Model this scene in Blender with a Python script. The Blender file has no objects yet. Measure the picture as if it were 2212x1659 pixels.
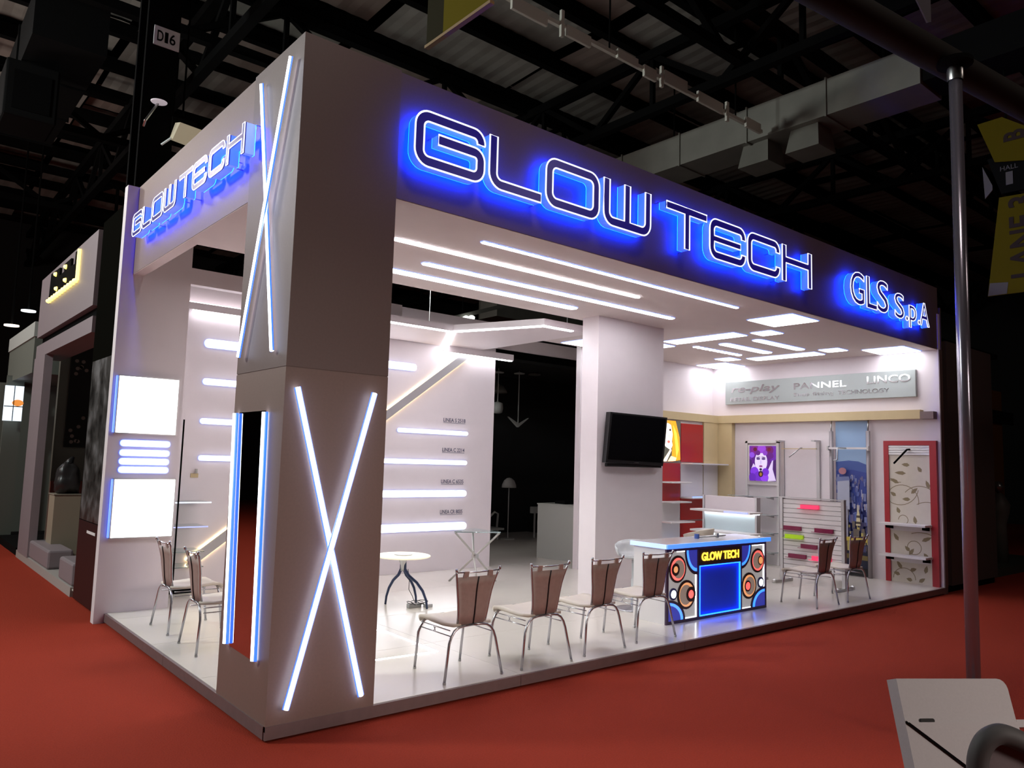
import bpy, bmesh, math, random
from mathutils import Vector, Matrix
from mathutils.geometry import tessellate_polygon
random.seed(7)
PI = math.pi
SC = bpy.context.scene
COL = SC.collection

# ------------------------------------------------------------------ camera, world, lights, exposure
cd = bpy.data.cameras.new('camera'); cam = bpy.data.objects.new('camera', cd); COL.objects.link(cam)
cam.location = (-1.9919, -4.6022, 1.7261)
cam.rotation_euler = (1.6711, -0.0286, -0.6995)
cd.sensor_width = 36.0; cd.lens = 27.02; cd.clip_end = 200; cd.clip_start = 0.05
SC.camera = cam
SC.view_settings.view_transform = 'Standard'; SC.view_settings.look = 'None'
SC.view_settings.exposure = 0.45; SC.view_settings.gamma = 1.0
SC.view_settings.use_curve_mapping = False
SC.cycles.use_denoising = True
SC.cycles.max_bounces = 8; SC.cycles.diffuse_bounces = 5; SC.cycles.glossy_bounces = 4
SC.cycles.sample_clamp_indirect = 6.0
W = bpy.data.worlds.new('hall_air'); SC.world = W; W.use_nodes = True
W.node_tree.nodes['Background'].inputs[0].default_value = (0.9, 0.85, 0.8, 1)
W.node_tree.nodes['Background'].inputs[1].default_value = 0.006

def area(name, loc, target, size, power, color):
    l = bpy.data.lights.new(name, 'AREA'); l.shape = 'SQUARE'; l.size = size; l.energy = power; l.color = color
    o = bpy.data.objects.new(name, l); COL.objects.link(o); o.location = loc
    o.rotation_euler = (Vector(target) - Vector(loc)).to_track_quat('-Z', 'Y').to_euler()
    return o
# high bay lamps of the hall, out of frame, plus added fill lights
area('hall_light', (-7.0, 5.0, 6.5), (0.0, 1.4, 2.4), 1.2, 460, (0.92, 1.0, 0.97))
area('hall_light', (1.2, -4.4, 8.6), (1.2, -4.0, 0.0), 1.2, 110, (1.0, 0.88, 0.80))
o = area('front_fill_light', (2.6, -11.0, 3.2), (1.0, -2.2, 0.0), 1.6, 27, (1.0, 0.86, 0.78)); o.data.spread = math.radians(48)  # added fill, narrowed to brighten the carpet and lower pillar only
area('roof_fill_light', (-7.0, 11.0, 4.5), (-3.0, 11.0, 9.0), 2.0, 200, (1.0, 0.88, 0.82))  # added fill lights that brighten the roof from below
area('roof_fill_light', (3.0, 7.5, 5.0), (3.5, 4.0, 9.0), 2.0, 14, (0.9, 1.0, 0.95))
area('hall_light', (-4.5, 12.0, 7.8), (-0.5, 9.0, 1.0), 1.2, 230, (1.0, 0.90, 0.86))
area('hall_light', (9.0, -9.0, 8.2), (8.0, -2.0, 0.0), 1.2, 40, (1.0, 0.84, 0.74))

# ------------------------------------------------------------------ materials
def lin(c):
    return tuple(((x / 255.0) / 12.92 if x / 255.0 <= 0.04045 else ((x / 255.0 + 0.055) / 1.055) ** 2.4) for x in c)
def mat(name, rgb, rough=0.6, metal=0.0, noise=0.0, nscale=40.0, bump=0.0, emit=None, estr=0.0, trans=0.0, spec=None, linear=False, alpha=1.0):
    m = bpy.data.materials.new(name); m.use_nodes = True
    nt = m.node_tree; b = nt.nodes['Principled BSDF']
    c = rgb if linear else lin(rgb)
    b.inputs['Base Color'].default_value = (*c, 1)
    b.inputs['Roughness'].default_value = rough; b.inputs['Metallic'].default_value = metal
    if spec is not None: b.inputs['Specular IOR Level'].default_value = spec
    if trans: b.inputs['Transmission Weight'].default_value = trans
    if alpha < 1: b.inputs['Alpha'].default_value = alpha
    if emit is not None:
        b.inputs['Emission Color'].default_value = (*emit, 1); b.inputs['Emission Strength'].default_value = estr
    if noise or bump:
        tc = nt.nodes.new('ShaderNodeTexCoord'); n = nt.nodes.new('ShaderNodeTexNoise')
        n.inputs['Scale'].default_value = nscale; n.inputs['Detail'].default_value = 4
        nt.links.new(tc.outputs['Object'], n.inputs['Vector'])
        if noise:
            r = nt.nodes.new('ShaderNodeMixRGB'); r.blend_type = 'MIX'
            r.inputs[1].default_value = (*[x * (1 - noise) for x in c], 1)
            r.inputs[2].default_value = (*[min(1, x * (1 + noise)) for x in c], 1)
            nt.links.new(n.outputs['Fac'], r.inputs[0]); nt.links.new(r.outputs[0], b.inputs['Base Color'])
        if bump:
            bp = nt.nodes.new('ShaderNodeBump'); bp.inputs['Strength'].default_value = bump; bp.inputs['Distance'].default_value = 0.01
            nt.links.new(n.outputs['Fac'], bp.inputs['Height']); nt.links.new(bp.outputs[0], b.inputs['Normal'])
    return m
def glow(name, rgb, s):
    return mat(name, (0.6, 0.6, 0.6), 0.4, emit=rgb, estr=s, linear=True)

M = {}
M['white'] = mat('white_laminate', (0.74, 0.675, 0.70), 0.5, noise=0.03, nscale=6, linear=True)
M['soffit'] = mat('soffit_paint', (0.66, 0.58, 0.565), 0.7, noise=0.03, nscale=5, linear=True)
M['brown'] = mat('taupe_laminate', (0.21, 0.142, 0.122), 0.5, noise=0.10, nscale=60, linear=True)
M['brown_shade'] = mat('taupe_laminate_shaded', (0.15, 0.102, 0.094), 0.5, noise=0.10, nscale=60, linear=True)  # same taupe laminate, darkened for the shade on upper front faces
M['platform'] = mat('glossy_white_floor_board', (0.66, 0.62, 0.56), 0.22, noise=0.03, nscale=3, linear=True)
M['skirt'] = mat('platform_edge_board', (0.16, 0.105, 0.105), 0.5, noise=0.15, nscale=15, linear=True)
M['carpet'] = mat('red_needle_carpet', (0.285, 0.033, 0.016), 0.95, noise=0.22, nscale=90, bump=0.5, spec=0.1, linear=True)
M['roof'] = mat('roof_sheet_metal', (0.30, 0.29, 0.26), 0.5, metal=0.2, noise=0.5, nscale=1.3, linear=True)
M['roof_warm'] = mat('roof_sheet_rusty', (0.28, 0.23, 0.20), 0.5, metal=0.1, noise=0.5, nscale=1.1, linear=True)
M['steel_black'] = mat('black_painted_steel', (0.0035, 0.0035, 0.0035), 0.9, spec=0.04, linear=True)
M['duct'] = mat('galvanised_duct', (0.20, 0.195, 0.17), 0.55, metal=0.3, noise=0.2, nscale=3, linear=True)
M['dark'] = mat('dark_backdrop', (0.008, 0.008, 0.008), 0.9, linear=True)
M['darkbox'] = mat('dark_duct_box', (0.006, 0.006, 0.006), 0.9, spec=0.05, linear=True)
M['chrome'] = mat('chrome', (0.50, 0.50, 0.53), 0.25, metal=0.85, linear=True)
M['steel'] = mat('brushed_steel', (0.5, 0.5, 0.5), 0.3, metal=1.0, linear=True)
M['alu'] = mat('aluminium', (0.5, 0.49, 0.5), 0.35, metal=0.8, linear=True)
M['leather'] = mat('brown_leatherette', (0.36, 0.262, 0.235), 0.6, noise=0.15, nscale=25, bump=0.15, linear=True)
M['cream'] = mat('cream_leatherette', (0.62, 0.55, 0.46), 0.5, noise=0.04, nscale=20, linear=True)
M['black'] = mat('black_plastic', (0.012, 0.012, 0.013), 0.35, linear=True)
M['screen'] = mat('black_glass_screen', (0.004, 0.004, 0.005), 0.12, linear=True)
M['led_tube'] = glow('led_tube_diffuser', (0.86, 0.93, 1.0), 3.5)
M['led_sheet'] = glow('led_sheet_diffuser', (0.93, 0.95, 1.0), 3.0)
M['led_canopy'] = glow('led_canopy_line', (0.95, 0.95, 1.0), 9.0)
M['floor_line'] = glow('floor_light_line', (1.0, 0.97, 0.9), 5.0)
M['led_wall'] = glow('led_bar_diffuser', (0.95, 0.95, 1.0), 5.0)
M['led'] = glow('led_diffuser_cool', (0.97, 0.96, 1.0), 17.0)
M['led_warmwhite'] = glow('led_diffuser_neutral', (1.0, 0.97, 0.95), 17.0)
M['led_panel'] = glow('led_panel_diffuser', (0.95, 0.95, 1.0), 6.0)
M['fringe'] = glow('blue_fringe_glow', (0.01, 0.14, 1.0), 1.4)  # emissive edges imitate the blue fringe seen around the lamps
M['fringe_soft'] = glow('soft_blue_fringe_glow', (0.10, 0.26, 1.0), 0.9)
M['led_warm'] = glow('led_warm_tape', (1.0, 0.74, 0.36), 7.0)
M['blue_back'] = glow('blue_backlight', (0.0, 0.02, 1.0), 42.0)
M['halo_side'] = glow('blue_halo_side', (0.0, 0.11, 1.0), 0.85)  # glowing sides stand in for the blue halo beside the letters
M['sign_white'] = glow('sign_outline_white', (0.80, 0.83, 1.0), 1.0)
M['sign_face'] = mat('sign_face_navy', (0.012, 0.008, 0.10), 0.3, emit=(0.01, 0.005, 0.16), estr=0.5, linear=True)
M['mirror'] = mat('mirror_glass', (0.62, 0.58, 0.58), 0.02, metal=1.0, linear=True)
M['beige'] = mat('beige_laminate', (0.58, 0.46, 0.26), 0.5, noise=0.05, nscale=8, linear=True)
M['red'] = mat('red_gloss_laminate', (0.42, 0.016, 0.014), 0.25, linear=True)
M['redframe'] = mat('crimson_frame', (0.40, 0.02, 0.03), 0.35, linear=True)
M['shelfwhite'] = mat('white_panel', (0.72, 0.69, 0.69), 0.4, linear=True)
M['white_slat'] = mat('bright_white_slat', (0.85,0.84,0.84), 0.4, linear=True)
M['silver'] = mat('silver_sign_board', (0.40, 0.44, 0.43), 0.4, metal=0.2, noise=0.04, nscale=4, linear=True)
M['glass'] = mat('shelf_glass', (0.75, 0.9, 0.88), 0.05, trans=0.85, linear=True)
M['acrylic'] = mat('clear_acrylic', (0.86, 0.88, 0.9), 0.1, trans=0.45, linear=True)
M['text_grey'] = mat('grey_vinyl_lettering', (0.10, 0.10, 0.16), 0.6, linear=True)

# ------------------------------------------------------------------ mesh helpers
def link(name, me, m=None, parent=None, smooth=False):
    o = bpy.data.objects.new(name, me); COL.objects.link(o)
    if m is not None:
        for x in (m if isinstance(m, (list, tuple)) else [m]): me.materials.append(x)
    if parent is not None:
        o.parent = parent
        p = parent
        off = Vector((0, 0, 0))
        while p is not None:
            off += p.location; p = p.parent
        if parent.get('_w', 0): o.location = -off
    if smooth:
        for p in me.polygons: p.use_smooth = True
    return o
class MB:
    def __init__(s): s.v = []; s.f = []; s.mi = []; s.cur = 0
    def add(s, vs, fs):
        n = len(s.v); s.v += [tuple(v) for v in vs]
        s.f += [tuple(i + n for i in f) for f in fs]; s.mi += [s.cur] * len(fs); return s
    def box(s, x0, x1, y0, y1, z0, z1):
        return s.hexa([(x0,y0,z0),(x1,y0,z0),(x1,y1,z0),(x0,y1,z0),(x0,y0,z1),(x1,y0,z1),(x1,y1,z1),(x0,y1,z1)])
    def hexa(s, p):
        return s.add(p, [(0,3,2,1),(4,5,6,7),(0,1,5,4),(1,2,6,5),(2,3,7,6),(3,0,4,7)])
    def rbox(s, x0, x1, y0, y1, z0, z1, b=0.01):
        # box with chamfered edges
        bm = bmesh.new(); bmesh.ops.create_cube(bm, size=1)
        for v in bm.verts:
            v.co = Vector(((x0+x1)/2 + v.co.x*(x1-x0), (y0+y1)/2 + v.co.y*(y1-y0), (z0+z1)/2 + v.co.z*(z1-z0)))
        bmesh.ops.bevel(bm, geom=bm.edges[:], offset=b, segments=2, affect='EDGES', profile=0.5)
        bm.verts.index_update()
        s.add([v.co[:] for v in bm.verts], [[v.index for v in f.verts] for f in bm.faces]); bm.free(); return s
    def bar(s, a, b, w, h=None, up=(0,0,1)):
        a = Vector(a); b = Vector(b); d = (b-a).normalized(); h = h or w
        u = Vector(up)
        if abs(d.dot(u)) > 0.98: u = Vector((1,0,0))
        r = d.cross(u).normalized(); u = r.cross(d).normalized()
        p = []
        for e in (a, b):
            for sx, sy in ((-1,-1),(1,-1),(1,1),(-1,1)): p.append(e + r*sx*w/2 + u*sy*h/2)
        return s.add(p, [(0,1,2,3)[::-1],(4,5,6,7),(0,1,5,4),(1,2,6,5),(2,3,7,6),(3,0,4,7)])
    def tube(s, pts, r, seg=8, closed=False, caps=True):
        pts = [Vector(p) for p in pts]; n = len(pts); rr = r if isinstance(r, (list, tuple)) else [r]*n
        ts = []
        for i in range(n):
            if closed: t = pts[(i+1) % n] - pts[i-1]
            else: t = pts[min(i+1, n-1)] - pts[max(i-1, 0)]
            ts.append(t.normalized() if t.length > 1e-9 else Vector((0,0,1)))
        ref = Vector((0,0,1)) if abs(ts[0].z) < 0.9 else Vector((1,0,0))
        vs = []; nrm = (ref - ts[0]*ref.dot(ts[0])).normalized()
        for i in range(n):
            nrm = (nrm - ts[i]*nrm.dot(ts[i]))
            nrm = nrm.normalized() if nrm.length > 1e-6 else ts[i].orthogonal().normalized()
            bn = ts[i].cross(nrm)
            for k in range(seg):
                a = 2*PI*k/seg; vs.append(pts[i] + (nrm*math.cos(a) + bn*math.sin(a))*rr[i])
        fs = []
        for i in range(n if closed else n-1):
            j = (i+1) % n
            for k in range(seg):
                k2 = (k+1) % seg
                fs.append((i*seg+k, i*seg+k2, j*seg+k2, j*seg+k))
        if caps and not closed:
            fs.append(tuple(range(seg))[::-1]); fs.append(tuple((n-1)*seg+k for k in range(seg)))
        return s.add(vs, fs)
    def lathe(s, prof, c=(0,0,0), seg=24, cap=True):
        vs = []; fs = []; n = len(prof)
        for r, z in prof:
            for k in range(seg):
                a = 2*PI*k/seg; vs.append((c[0]+r*math.cos(a), c[1]+r*math.sin(a), c[2]+z))
        for i in range(n-1):
            for k in range(seg):
                k2 = (k+1) % seg; fs.append((i*seg+k, i*seg+k2, (i+1)*seg+k2, (i+1)*seg+k))
        if cap: fs.append(tuple(range(seg))[::-1]); fs.append(tuple((n-1)*seg+k for k in range(seg)))
        return s.add(vs, fs)
    def prism(s, loops, O, U, V, N, d):
        # 2-D loops (first outer, rest holes) in the frame O,U,V, extruded by d along N
        O, U, V, N = Vector(O), Vector(U), Vector(V), Vector(N)
        flat = [p for l in loops for p in l]
        tri = tessellate_polygon([[Vector((p[0], p[1], 0)) for p in l] for l in loops])
        n = len(flat)
        vs = [O + U*p[0] + V*p[1] for p in flat] + [O + U*p[0] + V*p[1] + N*d for p in flat]
        flip = U.cross(V).dot(N) < 0
        fs = []
        for t in tri:
            a, b, c = t
            A = (flat[b][0]-flat[a][0])*(flat[c][1]-flat[a][1]) - (flat[b][1]-flat[a][1])*(flat[c][0]-flat[a][0])
            if (A < 0) != flip: t = (a, c, b)
            fs.append(tuple(i+n for i in t)); fs.append(tuple(t)[::-1])
        k = 0
        for l in loops:
            m = len(l)
            for i in range(m):
                j = (i+1) % m; fs.append((k+i, k+j, n+k+j, n+k+i))
            k += m
        return s.add(vs, fs)
    def mesh(s, name, fix=True):
        me = bpy.data.meshes.new(name); me.from_pydata(s.v, [], s.f)
        for i, p in enumerate(me.polygons): p.material_index = s.mi[i]
        if fix:
            bm = bmesh.new(); bm.from_mesh(me); bmesh.ops.recalc_face_normals(bm, faces=bm.faces[:]); bm.to_mesh(me); bm.free()
        me.update(); return me
    def build(s, name, m, parent=None, smooth=False):
        return link(name, s.mesh(name), m, parent, smooth)

def tag(o, label=None, cat=None, group=None, kind=None):
    if label: o['label'] = label
    if cat: o['category'] = cat
    if group: o['group'] = group
    if kind: o['kind'] = kind
    return o
def thing(name, label, cat, loc=(0,0,0), rz=0.0, group=None, world=False):
    o = bpy.data.objects.new(name, None); COL.objects.link(o); o.location = loc; o.rotation_euler = (0,0,rz)
    o.empty_display_size = 0.1
    if world: o['_w'] = 1
    return tag(o, label, cat, group)
def copy_tree(o, parent=None):
    c = o.copy(); COL.objects.link(c); c.parent = parent
    for ch in [x for x in bpy.data.objects if x.parent == o]: copy_tree(ch, c)
    return c
def struct(name, mb, m, parent=None):
    o = mb.build(name, m, parent)
    if parent is None: o['kind'] = 'structure'
    return o
def rp(pts, seg=6):
    # polygon with rounded corners: (x, y, r)
    out = []; n = len(pts)
    for i in range(n):
        p = Vector(pts[i][:2]); r = pts[i][2] if len(pts[i]) > 2 else 0
        if r <= 0: out.append((p.x, p.y)); continue
        a = (Vector(pts[i-1][:2]) - p).normalized(); b = (Vector(pts[(i+1) % n][:2]) - p).normalized()
        ang = a.angle(b); t = r / math.tan(ang/2); c = p + (a+b).normalized() * (r / math.sin(ang/2))
        s = p + a*t; e = p + b*t
        a0 = math.atan2(s.y-c.y, s.x-c.x); a1 = math.atan2(e.y-c.y, e.x-c.x); da = (a1-a0+PI) % (2*PI) - PI
        for k in range(seg+1):
            q = a0 + da*k/seg; out.append((c.x + r*math.cos(q), c.y + r*math.sin(q)))
    return out
def pill(l, w, seg=6):
    r = min(l, w)/2 * 0.98
    return rp([(0,-w/2,r),(l,-w/2,r),(l,w/2,r),(0,w/2,r)], seg)
def circ(cx, cy, r, seg=24, ry=None):
    return [(cx + r*math.cos(2*PI*k/seg), cy + (ry or r)*math.sin(2*PI*k/seg)) for k in range(seg)]
X, Y, Z = Vector((1,0,0)), Vector((0,1,0)), Vector((0,0,1))

def text_mesh(body, width, height, depth=0.004, bold=0.0, italic=0.0):
    cu = bpy.data.curves.new('t', 'FONT'); cu.body = body; cu.size = 1.0; cu.extrude = 0.0; cu.offset = bold; cu.shear = italic
    cu.resolution_u = 4
    o = bpy.data.objects.new('t', cu); me = bpy.data.meshes.new_from_object(o)
    bpy.data.objects.remove(o); bpy.data.curves.remove(cu)
    xs = [v.co.x for v in me.vertices]; ys = [v.co.y for v in me.vertices]
    x0, x1, y0, y1 = min(xs), max(xs), min(ys), max(ys)
    vs = [((v.co.x-x0)/(x1-x0)*width, (v.co.y-y0)/(y1-y0)*height) for v in me.vertices]
    fs = [tuple(p.vertices) for p in me.polygons]
    # boundary loops
    cnt = {}
    for f in fs:
        for i in range(len(f)):
            e = (f[i], f[(i+1) % len(f)]); cnt[e] = 1
    nxt = {a: b for (a, b) in cnt if (b, a) not in cnt}
    loops = []; seen = set()
    for a in nxt:
        if a in seen: continue
        l = []; c = a
        while c not in seen and c in nxt: seen.add(c); l.append(c); c = nxt[c]
        loops.append([vs[i] for i in l])
    bpy.data.meshes.remove(me)
    return vs, fs, loops, nxt
def add_text(mb, body, width, height, O, U, V, N, depth=0.004, bold=0.0, italic=0.0):
    vs, fs, loops, nxt = text_mesh(body, width, height, bold=bold, italic=italic)
    O, U, V, N = Vector(O), Vector(U), Vector(V), Vector(N); n = len(vs)
    P = [O+U*a+V*b for a, b in vs] + [O+U*a+V*b+N*depth for a, b in vs]
    F = [tuple(i+n for i in f) for f in fs] + [tuple(f)[::-1] for f in fs] + [(a, b, b+n, a+n) for a, b in nxt.items()]
    mb.add(P, F); return loops

# ------------------------------------------------------------------ hall shell
H = 4.5; h = 3.56; PZ = 0.094; XR = 10.1
fl = struct('floor', MB().add([(-40,-40,0),(60,-40,0),(60,60,0),(-40,60,0)], [(0,1,2,3)]), M['carpet'])
tag(fl, 'red needle-felt carpet running along the aisles around the lit stand', 'carpet')
cei = struct('ceiling', MB().box(-22, 45, -22, 45, 9.6, 9.7), M['steel_black'])
tag(cei, 'dark pitched steel roof of the exhibition hall with trusses', 'roof')
# roof sheets between the purlins, laid in rows along X
sheet_me = {}
def sheet_mesh(w, d, k):
    mb = MB(); n = 10
    vs = []; 
    for j in (0, 1):
        for i in range(2*n+1):
            vs.append((w*i/(2*n), d*j, 0.008 if (i//1) % 2 else 0.0))
    mb.add(vs, [(i, i+1, 2*n+1+i+1, 2*n+1+i) for i in range(2*n)])
    me = mb.mesh('roof_sheet', fix=False); me.materials.append(M['roof'] if k else M['roof_warm']); return me
sm = [sheet_mesh(2.9, 1.32, 1), sheet_mesh(2.9, 1.32, 0)]
for i in range(13):
    for j in range(22):
        x = -8 + i*3.0; y = -6 + j*1.4
        o = bpy.data.objects.new('roof_sheet', sm[1 if (i*7+j*3) % 5 < 2 else 0]); COL.objects.link(o); o.parent = cei
        o.location = (x, y, 9.0 + 0.10*math.sin(i*2.1+j)); o.rotation_euler = (0.12*(1 if j % 2 else -1)*0.3, 0, 0)
pm = MB().box(0, 39, -0.07, 0.07, -0.12, 0.12).mesh('purlin'); pm.materials.append(M['steel_black'])
for j in range(23):
    o = bpy.data.objects.new('purlin', pm); COL.objects.link(o); o.parent = cei; o.location = (-8, -6.06 + j*1.4, 8.85)
def truss(p, q, zt, zb, n, name='roof_truss'):
    p = Vector(p); q = Vector(q)
    t = bpy.data.objects.new(name, None); COL.objects.link(t); t.parent = cei
    for nm, z, w in (('top_chord', zt, 0.16), ('bottom_chord', zb, 0.14)):
        MB().bar((p.x,p.y,z), (q.x,q.y,z), w).build(nm, M['steel_black'], t)
    for i in range(n):
        a = p.lerp(q, i/n); b = p.lerp(q, (i+0.5)/n); c = p.lerp(q, (i+1)/n)
        MB().bar((a.x,a.y,zb), (b.x,b.y,zt), 0.09).build('web', M['steel_black'], t)
        MB().bar((b.x,b.y,zt), (c.x,c.y,zb), 0.09).build('web', M['steel_black'], t)
        MB().bar((b.x,b.y,zt), (b.x,b.y,zb), 0.07).build('post', M['steel_black'], t)
for y in (1.6, 6.5, 11.5, 17.0): truss((-8, y), (31, y), 8.6, 7.70, 13)
for x in (-4.5, 1.5, 7.5, 13.5): truss((x, -6), (x, 26), 8.5, 7.55, 12)

# the dark hall wall behind everything
wb = struct('wall_back', MB().box(-20, 40, 24, 24.2, 0, 9.6), M['dark']); tag(wb, 'unlit far wall of the exhibition hall behind the stand', 'wall')
wr = struct('wall_right', MB().box(30, 30.2, -20, 24, 0, 9.6), M['dark']); tag(wr, 'unlit end wall of the exhibition hall beyond the stand', 'wall')

# ------------------------------------------------------------------ stand: platform
pf = struct('platform', MB().box(0.04, 10.13, 0.04, 9.8, 0.0, 0.075), M['steel_black']); tag(pf, 'low brown-edged platform that carries the lit stand', 'platform')  # base coloured black so the gap under the edge boards looks shaded
bw, bd = 2.05, 1.22
for i in range(5):
    for j in range(8):
        x0 = 0.02 + i*2.024; y0 = 0.02 + j*1.22
        MB().box(x0, x0+2.021, y0, y0+1.217, 0.0752, PZ).build('floor_board', M['platform'], pf)
for i in range(5):
    MB().box(0.0+i*2.03, 0.0+(i+1)*2.03-0.004, -0.005, 0.018, 0.014, PZ-0.002).build('edge_board', M['skirt'], pf)
for j in range(2):
    MB().box(-0.005, 0.018, 0.02+j*2.03, 0.02+(j+1)*2.03-0.004, 0.014, PZ-0.002).build('edge_board', M['skirt'], pf)

# corner pillar, fascias, soffits, walls
pil = struct('pillar', MB().box(0.004, 0.736, 0.004, 0.836, PZ, H), M['brown']); tag(pil, 'tall taupe corner pillar of the stand with crossed light tubes', 'pillar')
MB().box(0.0, 0.74, 0.0, 0.84, 2.286, H+0.004).build('cladding_panel', M['brown_shade'], pil)
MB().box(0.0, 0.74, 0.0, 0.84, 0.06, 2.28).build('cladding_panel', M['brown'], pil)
fa = struct('fascia', MB().box(0.74, 10.14, 0.02, 0.14, h+0.004, H), M['brown_shade']); tag(fa, 'long dark taupe fascia carrying the large glowing blue sign', 'fascia')
fb = struct('fascia', MB().box(0.012, 0.12, 0.84, 4.03, h+0.004, H), M['brown']); tag(fb, 'short taupe fascia on the narrow side of the stand', 'fascia')
so = struct('ceiling_soffit', MB().box(0.12, 10.1, 0.14, 2.34, h+0.002, h+0.10).box(0.74, 10.1, 0.024, 0.14, h, h+0.0038), M['soffit']); MB().box(0.016, 0.12, 0.84, 4.03, h, h+0.0038).build('edge_board', M['soffit'], so)
tag(so, 'pinkish white soffit with recessed light strips over the stand front', 'ceiling')
so2 = struct('ceiling_soffit', MB().box(5.62, 10.1, 2.34, 3.98, h+0.002, h+0.10), M['soffit']); tag(so2, 'pinkish white soffit over the shelving bay at the stand end', 'ceiling')
wl = struct('wall_left', MB().box(-0.10, 0.60, 4.03, 4.15, 0.0, H), M['white']); tag(wl, 'narrow white wall with two glowing square panels', 'wall')
struct('header', MB().box(0.60, 3.3, 4.03, 4.15, h, 3.74), M['white'], wl)
wa = struct('wall_alcove', MB().box(0.56, 0.60, 4.15, 4.9, PZ, H-0.3), M['white']); tag(wa, 'short white return wall of the display recess', 'wall')
wm = struct('wall_main', MB().box(0.56, 5.60, 4.9, 5.02, PZ, 3.92), M['white']); tag(wm, 'white wall with light bars and a slanting warm-lit channel', 'wall')
struct('header', MB().box(5.60, 10.0, 4.92, 5.0, 3.53, 3.73), M['white'], wm)
ws = struct('wall_shelving', MB().box(6.6, 10.1, 3.98, 4.08, PZ, h+0.1), M['white']); tag(ws, 'white wall over the red and white shelving bay', 'wall')
we = struct('wall_end', MB().box(10.1, 10.17, 0.01, 4.08, 0.0, H-0.4), M['white']); tag(we, 'white end wall hung with shop display fittings', 'wall')
MB().box(10.172, 10.20, 0.0, 4.08, 0.0, H-0.3).build('outer_cladding', M['brown_shade'], we)
MB().box(10.098, 10.2, -0.005, 0.008, PZ, h).build('edge_strip', M['brown_shade'], we)
cl = struct('column', MB().box(4.87, 6.13, 1.95, 2.23, PZ, h+0.01), M['white']); tag(cl, 'wide white column with the television screen', 'column')

# ------------------------------------------------------------------ light strips and panels
def fix_light(name, label, cat, loops_in, O, U, V, N, m, group=None, d=0.012, fringe=0.011, fringe_m=None):
    t = thing(name, label, cat, tuple(Vector(O)), 0, group, world=True)
    l, w, kind = loops_in
    O = Vector(O)
    if kind == 'pill':
        inner = pill(l, w); outer = [(x, y) for x, y in pill(l+2*fringe, w+2*fringe)]; outer = [(x-fringe, y) for x, y in outer]
    else:
        inner = [(0,-w/2),(l,-w/2),(l,w/2),(0,w/2)]; outer = [(-fringe,-w/2-fringe),(l+fringe,-w/2-fringe),(l+fringe,w/2+fringe),(-fringe,w/2+fringe)]
    MB().prism([outer], O, U, V, N, d*0.6).build('fringe', fringe_m or M['fringe_soft'], t)
    MB().prism([inner], O, U, V, N, d).build('diffuser', m, t)
    return t
D = -Z
g = 'long light strips in the front soffit'
fix_light('strip_light', 'thin bluish light strip nearest the dark fascia in the soffit', 'light', (3.72, 0.042, 'pill'), (1.84, 0.425, h), X, Y, D, M['led'], g)
fix_light('strip_light', 'thin neutral white light strip, second from the fascia in the soffit', 'light', (3.12, 0.055, 'pill'), (1.26, 0.885, h), X, Y, D, M['led_warmwhite'], g, fringe=0.002)
fix_light('strip_light', 'broad light strip, third from the fascia, reaching past the column', 'light', (3.72, 0.085, 'pill'), (1.88, 1.38, h), X, Y, D, M['led'], g)
fix_light('strip_light', 'broadest soffit light strip beside the open roof gap, ending before the column', 'light', (3.3, 0.125, 'pill'), (1.05, 1.84, h), X, Y, D, M['led'], g)
g = 'square light panels in the end soffit'
def sq(x0, y0, s, label):
    return fix_light('ceiling_panel_light', label, 'light', (s, s, 'rect'), (x0, y0+s/2, h), X, Y, D, M['led_panel'], g)
sq(6.27, 0.15, 0.6, 'large square ceiling light panel nearest the fascia and the blue lettering')
sq(9.46, 0.24, 0.6, 'large square ceiling light panel in the corner by the end wall front')
sq(9.46, 3.27, 0.6, 'large square ceiling light panel in the far corner above the shelving')
sq(6.05, 3.3, 0.55, 'ceiling light panel half hidden behind the white column')
sq(7.10, 0.94, 0.3, 'small square ceiling light panel next to the large one near the fascia')
sq(9.06, 1.02, 0.3, 'small square ceiling light panel next to the large one by the end wall')
sq(8.96, 2.83, 0.3, 'small square ceiling light panel next to the far corner panel')
sq(7.10, 2.76, 0.3, 'small square ceiling light panel cut off by the column edge')
g = 'light bars in the end soffit'
fix_light('bar_light', 'wide rectangular ceiling light bar next to the column', 'light', (0.32, 1.2, 'rect'), (6.93, 2.0, h), X, Y, D, M['led_panel'], g)
fix_light('bar_light', 'wide rectangular ceiling light bar close to the end wall', 'light', (0.32, 1.2, 'rect'), (9.22, 2.08, h), X, Y, D, M['led_panel'], g)
for y, w, lb in ((2.55, 0.11, 'slim beaded ceiling light strip, farthest of three between two wide bars'), (2.07, 0.17, 'ceiling light strip in the middle of three between two wide bars'), (1.51, 0.15, 'ceiling light strip nearest the fascia of three between two wide bars')):
    if w < 0.12:
        t = thing('bar_light', lb, 'light', (7.6, y, h), 0, g, world=True)
        MB().prism([pill(1.24, w)], (7.6, y, h), X, Y, D, 0.006).build('fringe', M['fringe_soft'], t)
        mb = MB()
        me = MB().prism([circ(0, 0, 0.052, 12)], (0,0,0), X, Y, D, 0.014).mesh('lamp'); me.materials.append(M['led_panel'])
        for k in range(12):
            o = bpy.data.objects.new('lamp', me); COL.objects.link(o); o.parent = t; o.location = (0.06 + k*0.102, 0, 0)
    else:
        fix_light('bar_light', lb, 'light', (1.27, w, 'pill'), (7.63, y, h), X, Y, D, M['led_panel'], g)
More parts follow.
